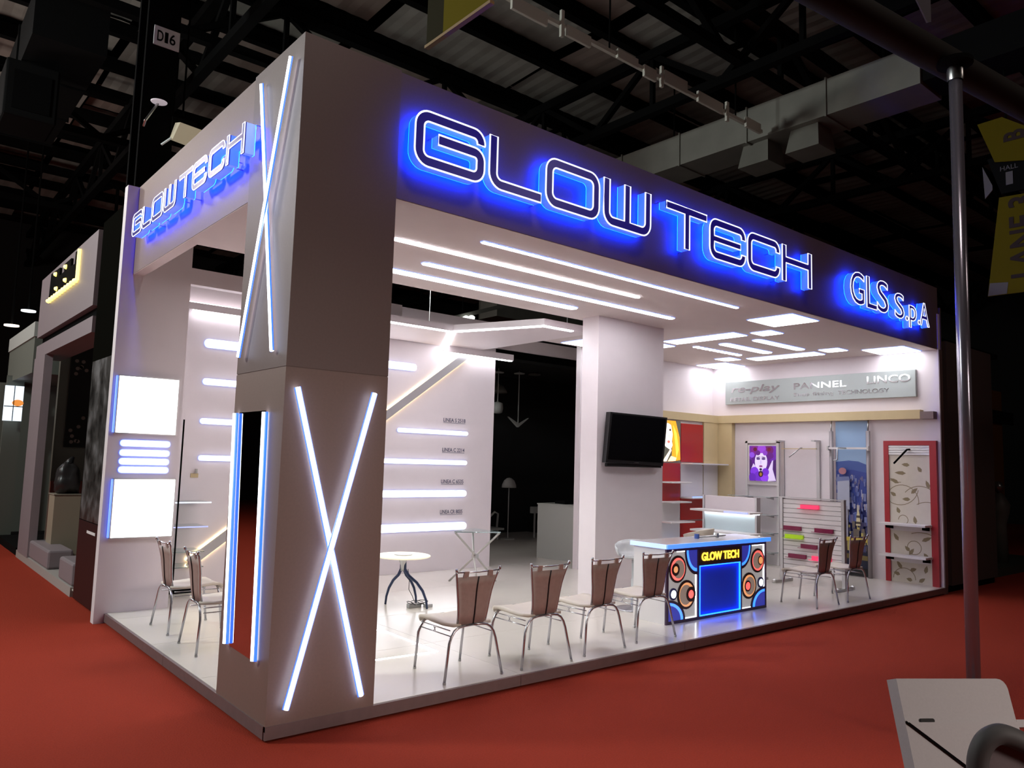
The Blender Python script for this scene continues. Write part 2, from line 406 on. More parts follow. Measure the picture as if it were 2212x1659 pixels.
# left wall panels and bars
g = 'light panels on the narrow white wall'
F = -Y
def frame_panel(z0, s, x0, label):
    t = thing('square_wall_lamp', label, 'light', (x0, 4.03, z0), 0, g, world=True)
    MB().box(x0-0.012, x0+s+0.012, 3.985, 4.029, z0-0.012, z0+s+0.012).build('frame', M['alu'], t)
    MB().box(x0, x0+s, 3.979, 3.9845, z0, z0+s).build('diffuser', M['led_sheet'], t)
    MB().box(x0-0.026, x0-0.0125, 3.985, 4.02, z0, z0+s).build('edge_glow', M['fringe'], t)
frame_panel(1.905, 0.58, -0.045, 'upper glowing white square panel on the narrow wall')
frame_panel(0.845, 0.585, -0.015, 'lower glowing white square panel behind the side chairs')
for z, lb in ((1.80, 'topmost of four short light bars between the square panels'), (1.702, 'second from top of four short light bars between the square panels'), (1.613, 'third from top of four short light bars between the square panels'), (1.527, 'bottom one of four short light bars between the square panels')):
    fix_light('wall_bar_light', lb, 'light', (0.475, 0.05, 'pill'), (0.022, 4.03, z), X, Z, F, M['led_wall'], 'short light bars on the narrow wall', d=0.02, fringe=0.010, fringe_m=M['fringe'])
g = 'light bars on the white main wall'
for x, l, z, w, lb in ((1.07, 1.2, 3.05, 0.095, 'thick light bar at the top of the recess behind the pillar'), (1.08, 1.2, 2.582, 0.065, 'second light bar down in the recess behind the pillar'),
      (1.08, 1.2, 2.103, 0.055, 'third light bar down in the recess behind the pillar'), (1.09, 1.2, 1.66, 0.050, 'lowest light bar in the recess behind the pillar'),
      (2.9, 1.205, 3.05, 0.095, 'short thick light bar above the slanting channel by the pillar'), (3.84, 1.24, 2.127, 0.05, 'thin light bar under the uppermost wall caption'),
      (3.3, 1.78, 1.682, 0.055, 'light bar under the second wall caption'), (3.3, 1.79, 1.22, 0.085, 'thick light bar under the third wall caption'), (3.3, 1.81, 0.735, 0.10, 'thickest light bar, under the lowest wall caption')):
    fix_light('wall_bar_light', lb, 'light', (l, w, 'pill'), (x, 4.9, z), X, Z, F, M['led_wall'], g, d=0.03, fringe=0.008)
# slanting channel
a = math.atan2(2.775, 3.763); U = Vector((math.cos(a), 0, math.sin(a))); V = Vector((-math.sin(a), 0, math.cos(a)))
t = thing('slanting_channel', 'grey slanting channel with warm glowing edges across the white wall', 'light', (1.05, 4.9, 0.425), 0, None, world=True)
O = Vector((1.05, 4.9, 0.425)); L = 4.90
MB().prism([[(0,-0.055),(L,-0.055),(L,0.055),(0,0.055)]], O + F*0.03, U, V, F, 0.025).build('channel', M['alu'], t)
for s in (-1, 1):
    MB().prism([[(0,s*0.050-0.010),(L,s*0.050-0.010),(L,s*0.050+0.010),(0,s*0.050+0.010)]], O + F*0.004, U, V, F, 0.012).build('warm_tape', M['led_warm'], t)
# captions
for z, s in ((2.31, 'LINEA S 2518'), (1.862, 'LINEA C 2214'), (1.39, 'LINEA C 6535'), (0.94, 'LINEA CR 8035')):
    mb = MB(); add_text(mb, s, 0.41, 0.058, (4.635, 4.899, z-0.02), X, Z, F, 0.002, bold=0.012)
    mb.box(4.635, 5.045, 4.897, 4.899, z-0.036, z-0.030)
    o = mb.build('wall_caption', M['text_grey']); tag(o, 'small grey underlined wall caption reading ' + s + {'LINEA S 2518': ', the uppermost', 'LINEA C 2214': ', the second down', 'LINEA C 6535': ', the third down', 'LINEA CR 8035': ', the lowest'}[s], 'caption', 'captions on the white wall')
# dropped canopy with LED edge
cp = [(0.62,4.88),(0.62,4.80),(1.75,4.80),(2.55,3.66),(3.87,3.66),(4.36,2.40),(5.2,2.40),(5.2,4.88)]
t = thing('ceiling_canopy', 'white angular dropped canopy with glowing edge lines above the wall', 'canopy', (3.0, 4.2, 3.42), 0, None, world=True)
MB().prism([cp], (0,0,3.425), X, Y, Z, 0.085).build('slab', M['white'], t)
MB().box(4.55, 5.86, 4.76, 4.84, 3.33, 3.425).build('beam', M['white'], t)
def led_line(pts, w=0.055, z=3.424):
    P = [Vector((p[0], p[1], z)) for p in pts]
    for a, b in zip(P, P[1:]):
        d = (b-a).normalized(); n = Vector((-d.y, d.x, 0))
        MB().hexa([a-n*w/2-d*w/2-Z*0.012, b-n*w/2+d*w/2-Z*0.012, b+n*w/2+d*w/2-Z*0.012, a+n*w/2-d*w/2-Z*0.012, a-n*w/2-d*w/2, b-n*w/2+d*w/2, b+n*w/2+d*w/2, a+n*w/2-d*w/2]).build('led_line', M['led_canopy'], t)
led_line([(0.90,4.825),(1.77,4.825)], 0.03); led_line([(1.77,4.825),(2.57,3.69),(3.88,3.69),(4.38,2.43),(4.85,2.43)])
led_line([(3.90,3.72),(4.56,4.80)], 0.09); led_line([(4.56,4.80),(5.82,4.80)], 0.05, 3.33)
MB().box(0.75,5.15,4.82,4.85,3.511,3.522).build('cove_tape', glow('cove_tape_light', (1.0,0.92,0.95), 5.0), t)
MB().tube([(3.65,3.9,3.51),(3.65,3.9,4.3)], 0.006, 6).build('hanger', M['steel'], t)
MB().tube([(4.95,2.6,3.51),(4.95,2.6,4.3)], 0.006, 6).build('hanger', M['steel'], t)
# floor LED line (V shape)
t = thing('floor_light_line', 'pointed glowing line set into the white floor by the pillar', 'light', (1.9, 0.95, PZ), 0, None, world=True)
for a, b in (((1.30,1.955),(1.93,1.93)), ((1.93,1.93),(1.90,0.945)), ((1.90,0.945),(1.2,1.0))):
    MB().bar((a[0],a[1],PZ+0.001), (b[0],b[1],PZ+0.001), 0.03, 0.003).build('led_line', M['floor_line'], t)

# tubes on the pillar
def tube_light(a, b, N, r, label, m=None, fringe_k=1.25, group=None):
    a = Vector(a); b = Vector(b); N = Vector(N); t = thing('light_tube', label, 'light', tuple(a), 0, group, world=True)
    d = (b-a).normalized()
    MB().tube([a, b], r, 10).build('diffuser', M['led_tube'], t, True)
    sd = N.cross(d).normalized(); eg = MB()  # thin side tubes imitate the blue glow around the lamp
    for s in (-1, 1): eg.tube([a + sd*s*r*1.15 - N*r*0.2, b + sd*s*r*1.15 - N*r*0.2], r*0.42*(fringe_k if fringe_k > 1.3 else 1.0), 6)
    eg.build('edge_glow', M['fringe'], t, True)
    return t
g = 'crossed light tubes on the corner pillar'
tube_light((0.071,-0.03,2.154), (0.628,-0.03,0.179), F, 0.0150, 'light tube of the lower cross, slanting from upper corner edge to the chairs', group=g)
tube_light((0.612,-0.052,2.156), (0.102,-0.052,0.188), F, 0.0150, 'light tube of the lower cross, slanting down towards the pillar corner', group=g)
tube_light((-0.03,0.641,4.364), (-0.03,0.168,2.391), -X, 0.014, 'light tube of the upper cross whose top is lower', group=g, fringe_k=1.12)
tube_light((-0.047,0.102,4.353), (-0.047,0.704,2.394), -X, 0.014, 'light tube of the upper cross reaching up to the pillar corner', group=g, fringe_k=1.12)
g = 'upright light tubes beside the mirror'
mt = thing('wall_mirror', 'tall narrow mirror on the pillar reflecting the red carpet', 'mirror', (0, 0.5, 0.44), 0, None, world=True)
MB().hexa([(-0.004,0.645,0.445),(-0.004,0.215,0.430),(-0.0005,0.215,0.430),(-0.0005,0.645,0.445),(-0.004,0.730,2.01),(-0.004,0.270,2.01),(-0.0005,0.270,2.01),(-0.0005,0.730,2.01)]).build('mirror_glass', M['mirror'], mt)
tube_light((-0.021,0.758,2.004), (-0.021,0.671,0.457), -X, 0.0185, 'upright light tube on the mirror edge next to the side chairs', group=g, fringe_k=1.45)
tube_light((-0.021,0.243,1.998), (-0.021,0.186,0.445), -X, 0.0185, 'upright light tube on the mirror edge next to the pillar corner', group=g, fringe_k=1.45)

# ------------------------------------------------------------------ glowing signs
s_ = 0.076; WL = 0.625; HL = 0.41; R_ = 0.115; r_ = 0.045
def stroke(pts, s=s_):
    # pts: centre line with corner radii -> closed outline
    n = len(pts); c = []
    for i in range(n):
        p = pts[i]; r = p[2] if len(p) > 2 else 0
        if r <= 0 or i in (0, n-1): c.append(Vector(p[:2])); continue
        seg = rp([pts[i-1][:2], (p[0], p[1], r), pts[i+1][:2]], 7); c += [Vector(q) for q in seg[1:-1]]
    lft = []; rgt = []
    for i in range(len(c)):
        d = (c[min(i+1, len(c)-1)] - c[max(i-1, 0)]).normalized(); nn = Vector((-d.y, d.x))
        lft.append(tuple(c[i] + nn*s/2)); rgt.append(tuple(c[i] - nn*s/2))
    return lft + rgt[::-1]
def glyph(ch):
    w, H_, s, R, r = WL, HL, s_, R_, r_; hs = s/2
    if ch == 'G': return [stroke([(w-hs,H_-0.115),(w-hs,H_-hs,0.07),(hs,H_-hs,0.08),(hs,hs,0.08),(w-hs,hs,0.07),(w-hs,0.225,0.06),(0.20,0.225)])]
    if ch == 'L': return [stroke([(hs,H_),(hs,hs,0.085),(w-0.09,hs)])]
    if ch == 'O': return [rp([(0,0,R),(w,0,R),(w,H_,R),(0,H_,R)]), rp([(s,s,r),(w-s,s,r),(w-s,H_-s,r),(s,H_-s,r)][::-1])]
    if ch == 'W':
        m = w*0.49
        return [rp([(0,H_),(s,H_),(s,s,r),(m-hs,s),(m-hs,H_),(m+hs,H_),(m+hs,s),(w-s,s,r),(w-s,H_),(w,H_),(w,0,R),(0,0,R)])]
    if ch == 'T': return [[(0,H_),(0,H_-s*0.9),(w/2-hs,H_-s*0.9),(w/2-hs,0),(w/2+hs,0),(w/2+hs,H_-s*0.9),(w,H_-s*0.9),(w,H_)]]
    if ch == 'E':
        q = H_/2
        return [rp([(w-s,H_-0.125),(w-s,H_-s,r*0.8),(s,H_-s,r),(s,q+hs*0.8),(w-0.09,q+hs*0.8),(w-0.09,q-hs*0.8),(s,q-hs*0.8),(s,s,r),(w-s,s,r*0.8),(w-s,0.125),(w,0.125),(w,0,R),(0,0,R),(0,H_,R),(w,H_,R),(w,H_-0.125)])]
    if ch == 'C': return [rp([(w-s,H_-0.125),(w-s,H_-s,r*0.8),(s,H_-s,r),(s,s,r),(w-s,s,r*0.8),(w-s,0.125),(w,0.125),(w,0,R),(0,0,R),(0,H_,R),(w,H_,R),(w,H_-0.125)])]
    if ch == 'H':
        q = 0.245; k = hs*0.9
        return [[(0,0),(s,0),(s,q-k),(w-s,q-k),(w-s,0),(w,0),(w,H_),(w-s,H_),(w-s,q+k),(s,q+k),(s,H_),(0,H_)]]
def letter(parent, loops, O, U, V, N, sc=1.0, wall=0.02, rt=0.0072, depth=0.012, gap=0.10):
    # face stands off the wall by gap; tubes trace the outline; a blue tape glows behind; glowing sides imitate the wall halo
    O = Vector(O); loops = [[(x*sc, y*sc) for x, y in l] for l in loops]
    f = MB().prism(loops, O + N*(gap-depth), U, V, N, depth).build('letter', M['sign_face'], parent)
    ol = MB(); bk = MB().prism(loops, O + N*0.050, U, V, N, 0.004); sg = MB().prism(loops, O + N*0.0545, U, V, N, gap-depth-0.0545)
    for l in loops:
        ol.tube([O + N*gap + U*x + V*y for x, y in l], rt, 6, True)
    L0 = loops[0]; pins = [MB().tube([O + N*0.001 + U*L0[i][0] + V*L0[i][1], O + N*0.052 + U*L0[i][0] + V*L0[i][1]], 0.005, 6) for i in (0, len(L0)//2)]
    for nm, mb, m in (('outline', ol, M['sign_white']), ('backlight', bk, M['blue_back']), ('side_glow', sg, M['halo_side']), ('standoff', pins[0], M['steel']), ('standoff', pins[1], M['steel'])):
        o = mb.build(nm, m, None); o.parent = f; o.location = (0,0,0)
    return f
t = thing('illuminated_sign', 'large blue glowing outline lettering GLOW TECH on the long fascia', 'sign', (0.80, 0.02, 3.80), 0, None, world=True)
for ch, x in zip('GLOWTECH', (0.80, 1.47, 2.055, 2.735, 3.59, 4.265, 4.925, 5.60)):
    letter(t, glyph(ch), (x, 0.02, 3.80), X, Z, F, gap=0.14)
t = thing('illuminated_sign', 'smaller blue glowing lettering GLOW TECH on the narrow side fascia', 'sign', (0.012, 3.63, 3.84), 0, None, world=True)
for ch, y in zip('GLOWTECH', (3.63, 3.27, 2.945, 2.575, 2.14, 1.785, 1.395, 1.01)):
    letter(t, glyph(ch), (0.012, y, 3.842), -Y, Z, -X, sc=0.55, gap=0.132, rt=0.0042)
t = thing('illuminated_sign', 'blue glowing lettering GLS S.p.A at the far end of the long fascia', 'sign', (7.15, 0.02, 3.80), 0, None, world=True)
for ch, x0, x1, z0, z1 in (('G',7.16,7.52,3.80,4.21),('L',7.585,7.86,3.80,4.205),('S',7.87,8.19,3.795,4.215),('S',8.38,8.66,3.79,4.13),('.',8.71,8.785,3.79,3.85),('p',8.82,9.05,3.71,4.02),('.',9.10,9.17,3.79,3.85),('A',9.16,9.47,3.79,4.12)):
    _, _, loops, _ = text_mesh(ch, x1-x0, z1-z0, bold=0.006)
    letter(t, loops, (x0, 0.02, z0), X, Z, F, gap=0.14, rt=0.0065)
# ------------------------------------------------------------------ chairs
def make_chair(label):
    t = thing('side_chair', label, 'chair', (0,0,0), 0, 'brown backed chairs with cream seats along the stand edge')
    def arc(p, q, r, c, k=5):
        return [c + (p-c)*math.cos(PI/2*i/k) + (q-c)*math.sin(PI/2*i/k) for i in range(k+1)]
    # rear and front leg frames
    for nm, yf, yt, wf, wt, zt in (('rear', -0.245, -0.212, 0.265, 0.185, 0.392), ('front', 0.245, 0.205, 0.215, 0.185, 0.40)):
        for s in (-1, 1):
            foot = Vector((s*wf, yf, 0.012)); knee = Vector((s*(wt+0.030), yt*0.85+yf*0.15, zt-0.115)); corner = Vector((s*wt, yt, zt)); inn = Vector((s*(wt-0.10), yt, zt))
            pts = [foot, knee] + [knee*(1-u)*(1-u) + corner*2*u*(1-u) + inn*u*u for u in (0.25,0.5,0.75,1.0)] + [Vector((0, yt, zt+0.004))]
            lg = MB().tube(pts, 0.0105, 8).build('leg', M['chrome'], t, True)
            MB().lathe([(0.0125,0.0),(0.0125,0.014),(0.011,0.018)], (s*wf, yf, 0), 10).build('foot_cap', M['steel'], lg)
    for s in (-1, 1):
        st = MB()
        for z in (0.365, 0.325):
            st.tube([(s*0.192, -0.19, z), (s*0.196, 0.205, z)], 0.0045, 6)
        for k in range(2):
            y = 0.0 + k*0.03
            st.tube([(s*0.194, y, 0.325), (s*0.194, y+0.03-0.06*k, 0.365)], 0.003, 5)
        st.build('side_rail', M['chrome'], t, True)
    # seat pad with a front edge that rolls down
    bm = MB(); rows = [(-0.205, 0.412, 0.175), (-0.10, 0.408, 0.195), (0.05, 0.415, 0.205), (0.16, 0.424, 0.208), (0.215, 0.420, 0.205), (0.245, 0.405, 0.198), (0.255, 0.385, 0.19)]
    vs = []
    for y, z, w in rows:
        for i in range(7):
            u = -1 + i/3.0; vs.append((u*w, y, z - 0.008*(1-u*u) if abs(u) < 1 else z))
    for y, z, w in rows:
        for i in range(7):
            u = -1 + i/3.0; vs.append((u*w, y - (0.02 if y > 0.22 else 0), z - 0.022))
    n = 7; R = len(rows); fs = []
    for j in range(R-1):
        for i in range(6):
            a = j*n+i; fs.append((a, a+1, a+n+1, a+n)); b = R*n+a; fs.append((b+n, b+n+1, b+1, b))
        fs.append((j*n, (j+1)*n, R*n+(j+1)*n, R*n+j*n)); fs.append(((j+1)*n+6, j*n+6, R*n+j*n+6, R*n+(j+1)*n+6))
    fs.append(tuple(range(0,7))[::-1] + tuple(R*n+i for i in range(7))); k0 = (R-1)*n
    fs.append(tuple(k0+i for i in range(7)) + tuple(R*n+k0+i for i in range(6,-1,-1)))
    bm.add(vs, fs).build('seat', M['cream'], t, True)
    # back: two flaring uprights, a top rail and a sleeve hung on it
    prof = [(0.40, 0.128, -0.190), (0.48, 0.134, -0.205), (0.56, 0.144, -0.214), (0.64, 0.158, -0.222), (0.70, 0.172, -0.232), (0.76, 0.188, -0.246), (0.815, 0.203, -0.262)]
    fr = MB()
    for s in (-1, 1):
        fr.tube([(s*w, y, z) for z, w, y in prof], 0.0085, 8)
        fr.tube([(s*0.203, -0.262, 0.800), (s*0.205, -0.264, 0.826)], 0.011, 8)
    fr.tube([(-0.199, -0.258, 0.797), (0, -0.266, 0.792), (0.199, -0.258, 0.797)], 0.006, 8)
    fr.build('back_frame', M['chrome'], t, True)
    sl = MB(); rows = prof[:-1]; vs = []; n = 9
    for side in (0, 1):
        for z, w, y in rows:
            for i in range(n):
                u = -1 + 2*i/(n-1)
                bow = -0.012*(1-u*u); edge = 0.012 if abs(u) < 1 else 0.0
                zz = z + (0.0 if z < 0.75 else 0.0)
                vs.append((u*(w+0.010), y + bow + (edge if side else -edge)*0.8, zz + (0.004*math.sin(u*6) if 0.42 < z < 0.75 else 0)))
    R = len(rows); fs = []
    for j in range(R-1):
        for i in range(n-1):
            a = j*n+i; fs.append((a, a+1, a+n+1, a+n)); b = R*n+a; fs.append((b+n, b+n+1, b+1, b))
        fs.append((j*n, (j+1)*n, R*n+(j+1)*n, R*n+j*n)); fs.append(((j+1)*n+n-1, j*n+n-1, R*n+j*n+n-1, R*n+(j+1)*n+n-1))
    fs.append(tuple(range(n))[::-1] + tuple(R*n+i for i in range(n)))
    k0 = (R-1)*n; fs.append(tuple(k0+i for i in range(n)) + tuple(R*n+k0+i for i in range(n-1,-1,-1)))
    sl.add(vs, fs)
    bk = sl.build('backrest', M['leather'], t, True)
    sp = MB()
    for s in (-1, 1):
        sp.hexa([(s*0.115-0.024,-0.262,0.752),(s*0.115+0.024,-0.262,0.752),(s*0.115+0.024,-0.250,0.752),(s*0.115-0.024,-0.250,0.752),
                 (s*0.112-0.02,-0.273,0.802),(s*0.112+0.02,-0.273,0.802),(s*0.112+0.02,-0.258,0.802),(s*0.112-0.02,-0.258,0.802)])
    o = sp.build('strap', M['leather'], None); o.parent = bk
    o = MB().tube([(0.0, y-0.024, z) for z, w, y in prof[:-1]], 0.006, 6).build('piping', M['black'], None, True); o.parent = bk
    return t
spots = [(1.660, 0.350, -0.02, 'chair nearest the corner pillar on the long side, behind the red aisle'),
         (2.385, 0.325, -0.03, 'second chair from the corner pillar on the long side'),
         (3.100, 0.370, 0.03, 'third chair from the corner pillar, beside the white column'),
         (3.880, 0.425, -0.06, 'fourth chair from the corner pillar, its back against the blue-lit counter'),
         (7.050, 0.410, 0.01, 'chair in front of the slatted display rack'),
         (7.850, 0.410, -0.05, 'chair nearest the red-framed wallpaper display'),
         (0.470, 2.990, -PI/2, 'chair on the narrow side below the square light panels'),
         (0.450, 2.110, -PI/2 - 0.05, 'chair on the narrow side partly hidden by the mirror tube')]
base = make_chair('')
for i, (x, y, rz, lb) in enumerate(spots):
    c = base if i == 0 else copy_tree(base)
    c.location = (x, y, PZ); c.rotation_euler = (0, 0, rz); c['label'] = 'brown-backed cream-seated ' + lb

# ------------------------------------------------------------------ tables in the middle
c0 = (2.66, 2.74, PZ)
t = thing('round_table', 'low round glowing cream table with three curved dark legs', 'table', c0)
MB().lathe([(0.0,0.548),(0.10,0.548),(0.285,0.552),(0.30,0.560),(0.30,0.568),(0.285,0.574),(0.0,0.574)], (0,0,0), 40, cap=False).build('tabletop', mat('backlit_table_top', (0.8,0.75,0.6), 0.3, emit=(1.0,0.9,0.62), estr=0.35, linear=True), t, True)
MB().lathe([(0.0,0.575),(0.10,0.575),(0.10,0.583),(0.0,0.583)], (0,0,0), 24, cap=False).build('centre_disc', M['steel'], t)
MB().lathe([(0.022,0.40),(0.024,0.46),(0.05,0.53),(0.06,0.547)], (0,0,0), 16).build('stem', M['steel'], t, True)
lm = mat('dark_blue_lacquered_steel', (0.03,0.045,0.10), 0.3, metal=0.6, linear=True)
for k in range(3):
    a = math.radians((96, 318, 22)[k]); d = Vector((math.cos(a), math.sin(a), 0))
    MB().tube([d*0.022+Z*0.50, d*0.024+Z*0.42, d*0.07+Z*0.35, d*0.16+Z*0.28, d*0.23+Z*0.19, d*0.272+Z*0.09, d*0.285+Z*0.002], [0.018,0.018,0.017,0.016,0.015,0.013,0.012], 8).build('leg', lm, t, True)
MB().tube([(0.05,-0.03,0.42),(0.06,-0.05,0.30),(0.07,-0.03,0.2),(0.10,-0.06,0.13),(0.14,-0.05,0.06),(0.20,-0.03,0.03)], 0.004, 6).build('cable', M['black'], t, True)
t = thing('power_adapter', 'grey power adapters with tangled cable under the round table', 'adapter', (2.86,2.70,PZ))
MB().rbox(-0.14,0.02,-0.03,0.03,0.0,0.045,0.006).build('body', mat('grey_plastic', (0.3,0.3,0.3), 0.5, linear=True), t)
MB().rbox(0.04,0.13,-0.09,-0.03,0.0,0.035,0.006).build('body', mat('pale_grey_plastic', (0.45,0.45,0.45), 0.5, linear=True), t)
MB().tube([(-0.14+0.06*math.cos(q*0.7)+q*0.006, -0.02+0.055*math.sin(q*0.9), 0.05+0.02*math.sin(q*0.5)) for q in range(34)], 0.004, 5).build('cable_tangle', M['black'], t)

t = thing('folding_table', 'glass side table on crossed pale legs by the doorway', 'table', (4.40,3.70,PZ), world=True)
zc = 0.455; ct = Vector((4.395,3.70,zc))
lw = mat('pale_painted_steel', (0.5,0.48,0.45), 0.35, metal=0.3, linear=True)
for k in range(3):
    a = math.radians(180 + k*120); d = Vector((math.cos(a), math.sin(a), 0)); n = Vector((-d.y, d.x, 0))
    MB().tube([ct - d*0.37 - Z*(zc-PZ), ct + n*0.02, ct + d*0.34 + Z*0.32], 0.014, 8).build('leg', lw, t, True)
MB().lathe([(0.045,-0.03),(0.05,0.0),(0.045,0.03)], tuple(ct), 12).build('joint_ring', M['steel'], t)
tri = [(4.40+0.40*math.cos(math.radians(q)), 3.70+0.40*math.sin(math.radians(q)), 0.05) for q in (180, 300, 60)]
MB().prism([rp(tri)], (0,0,0.776), X, Y, Z, 0.012).build('glass_top', M['glass'], t)

# ------------------------------------------------------------------ bar stools
def stool(loc, rz, label, m, sh=0.56):
    t = thing('swivel_stool', label, 'stool', loc, rz, 'moulded swivel stools at the counter')
    MB().lathe([(0.0,0.0),(0.20,0.0),(0.205,0.008),(0.19,0.016),(0.05,0.028),(0.028,0.05)], (0,0,0), 28, cap=False).build('base', M['chrome'], t, True)
    MB().lathe([(0.028,0.03),(0.028,sh*0.6),(0.022,sh*0.6),(0.022,sh)], (0,0,0), 16).build('gas_post', m, t, True)
    bm = MB(); vs = []; n = 14; ang = [-2.2 + 4.4*i/(n-1) for i in range(n)]
    prof = [(0.03,0.0),(0.10,0.01),(0.16,0.03),(0.195,0.075),(0.21,0.14),(0.22,0.20)]
    for th in (0.0, 0.012):
        for j, (r, z) in enumerate(prof):
            for a in ang:
                f = 0.45 + 0.55*max(0, math.cos(a*0.62)); zz = z*(f if z > 0.03 else 1)
                rr = r - th; vs.append((rr*math.sin(a), -rr*math.cos(a)*1.02, sh + zz + th*0.6))
    P = len(prof); fs = []
    for j in range(P-1):
        for i in range(n-1):
            a = j*n+i; fs.append((a,a+1,a+n+1,a+n)); b = P*n+a; fs.append((b+n,b+n+1,b+1,b))
        fs.append((j*n,(j+1)*n,P*n+(j+1)*n,P*n+j*n)); fs.append(((j+1)*n+n-1,j*n+n-1,P*n+j*n+n-1,P*n+(j+1)*n+n-1))
    for i in range(n-1): fs.append(((P-1)*n+i,(P-1)*n+i+1,P*n+(P-1)*n+i+1,P*n+(P-1)*n+i)); fs.append((i+1,i,P*n+i,P*n+i+1))
    bm.add(vs, fs)
    bm.lathe([(0.0,0.012),(0.12,0.010),(0.165,0.03),(0.17,0.04),(0.12,0.022),(0.0,0.024)], (0,0,sh), 24, cap=False)
    bm.build('shell_seat', m, t, True)
    MB().tube([(0.13*math.cos(q*2*PI/20), 0.13*math.sin(q*2*PI/20), 0.22) for q in range(20)], 0.008, 6, True).build('footrest', M['chrome'], t, True)
    return t
stool((4.86, 1.33, PZ), 2.2, 'translucent white moulded stool between the column and the counter', M['acrylic'])
stool((6.62, 1.75, PZ), 0.3, 'cream moulded stool behind the counter, only its top showing', M['cream'], 0.62)

# ------------------------------------------------------------------ reception counter with speaker front
t = thing('reception_counter', 'blue-lit reception counter with round speaker shapes and screen', 'counter', (5.4,0.8,PZ), world=True)
cb = MB().box(4.48,6.33,0.57,1.0,PZ,0.862).build('body', M['shelfwhite'], t)
frm = mat('counter_frame_plum', (0.075,0.045,0.085), 0.4, linear=True)
dk = mat('counter_ring_dark', (0.045,0.028,0.026), 0.45, linear=True)
grey = mat('counter_grey_print', (0.40,0.39,0.38), 0.5, emit=(0.33,0.32,0.31), estr=0.55, linear=True)  # weak emission imitates the light of the edge strips on the panels
tan = mat('counter_cone_grey', (0.22,0.175,0.15), 0.5, emit=(0.26,0.19,0.15), estr=0.5, linear=True)  # cones get a weak glow too, so they look lit
yf = 0.55
# frame bars of the front (openings stay recessed)
for (x0,x1,z0,z1) in ((4.472,4.512,PZ,0.862),(6.312,6.338,PZ,0.862),(4.512,6.312,0.835,0.862),(4.512,6.312,PZ,0.125),(5.000,5.035,0.125,0.835),(5.800,5.835,0.125,0.835)):
    MB().box(x0,x1,yf,0.569,z0,z1).build('front_frame', frm, t)
# top slab
tp = MB().rbox(4.45,6.385,0.53,1.03,0.868,0.912,0.008).build('counter_top', mat('counter_top_gloss', (0.6,0.58,0.6), 0.12, linear=True), t)
be = glow('counter_edge_blue', (0.0,0.20,1.0), 1.0); be2 = glow('counter_edge_pale', (0.16,0.34,1.0), 0.95)
MB().rbox(4.455,6.39,0.518,0.532,0.866,0.914,0.004).build('edge_light', be, t)
MB().rbox(4.438,4.452,0.525,1.02,0.866,0.914,0.004).build('edge_light', be2, t)
# white panels
wl_ = glow('counter_white_light', (0.9,0.97,1.0), 3.0)
def loopbox(x0,x1,z0,z1): return [(x0,z0),(x1,z0),(x1,z1),(x0,z1)]
def plate(loop, y, d, m, nm, holes=()):
    return MB().prism([loop] + [list(hh)[::-1] for hh in holes], (0,y,0), X, Z, F, d).build(nm, m, t)
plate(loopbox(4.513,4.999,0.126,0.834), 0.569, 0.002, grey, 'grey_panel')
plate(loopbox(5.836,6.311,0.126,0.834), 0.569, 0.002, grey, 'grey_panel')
for x0,x1,z0,z1 in ((4.513,4.521,0.30,0.62),(4.983,4.999,0.126,0.59),(4.66,4.80,0.824,0.834),(4.79,4.99,0.126,0.134),(6.292,6.311,0.33,0.834),(6.06,6.30,0.824,0.834),(5.836,5.850,0.126,0.58),(5.85,6.03,0.126,0.132)):
    plate(loopbox(x0,x1,z0,z1), 0.566, 0.004, wl_, 'light_edge')
# quarter shapes, blue
bl = glow('counter_blue_light', (0.0,0.16,1.0), 1.7); blp = mat('counter_blue_print', (0.10,0.10,0.42), 0.4, emit=(0.02,0.03,0.3), estr=0.6, linear=True)
def quarter(cx, cz, rx, rz, a0, a1, k=12): return [(cx,cz)] + [(cx+rx*math.cos(math.radians(a0+(a1-a0)*i/k)), cz+rz*math.sin(math.radians(a0+(a1-a0)*i/k))) for i in range(k+1)]
for cx,cz,rx,rz,a0 in ((5.0,0.835,0.205,0.265,180),(5.835,0.835,0.21,0.26,270),(4.512,0.125,0.29,0.215,0),(6.312,0.125,0.285,0.215,90)):
    plate(quarter(cx,cz,rx,rz,a0,a0+90), 0.565, 0.006, frm, 'quarter_border')
    plate(quarter(cx,cz,rx*0.87,rz*0.87,a0,a0+90), 0.559, 0.002, bl, 'quarter_light')
    plate(quarter(cx,cz,rx*0.72,rz*0.74,a0,a0+90), 0.557, 0.002, blp, 'quarter_print')
redl = glow('counter_red_light', (1.0,0.07,0.05), 1.3); orl = glow('counter_orange_light', (0.75,0.28,0.06), 0.75); redd = glow('counter_red_dot', (1.0,0.05,0.03), 1.5)
def speaker(cx, cz, r, ringm, ix, ir, dotm, dr):
    plate(circ(cx,cz,r), 0.5645, 0.010, dk, 'speaker_ring')
    plate(circ(cx+(0.0),cz,r*0.83), 0.5540, 0.002, ringm, 'speaker_glow')
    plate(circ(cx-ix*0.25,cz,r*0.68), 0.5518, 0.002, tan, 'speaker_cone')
    plate(circ(cx+ix,cz,r*ir), 0.5496, 0.003, dk, 'speaker_core')
    plate(circ(cx+ix,cz,dr), 0.5464, 0.002, dotm, 'speaker_dot')
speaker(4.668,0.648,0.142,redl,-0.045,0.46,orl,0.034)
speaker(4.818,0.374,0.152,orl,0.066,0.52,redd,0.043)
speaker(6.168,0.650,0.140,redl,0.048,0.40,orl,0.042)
speaker(5.985,0.374,0.150,orl,-0.035,0.42,redd,0.044)
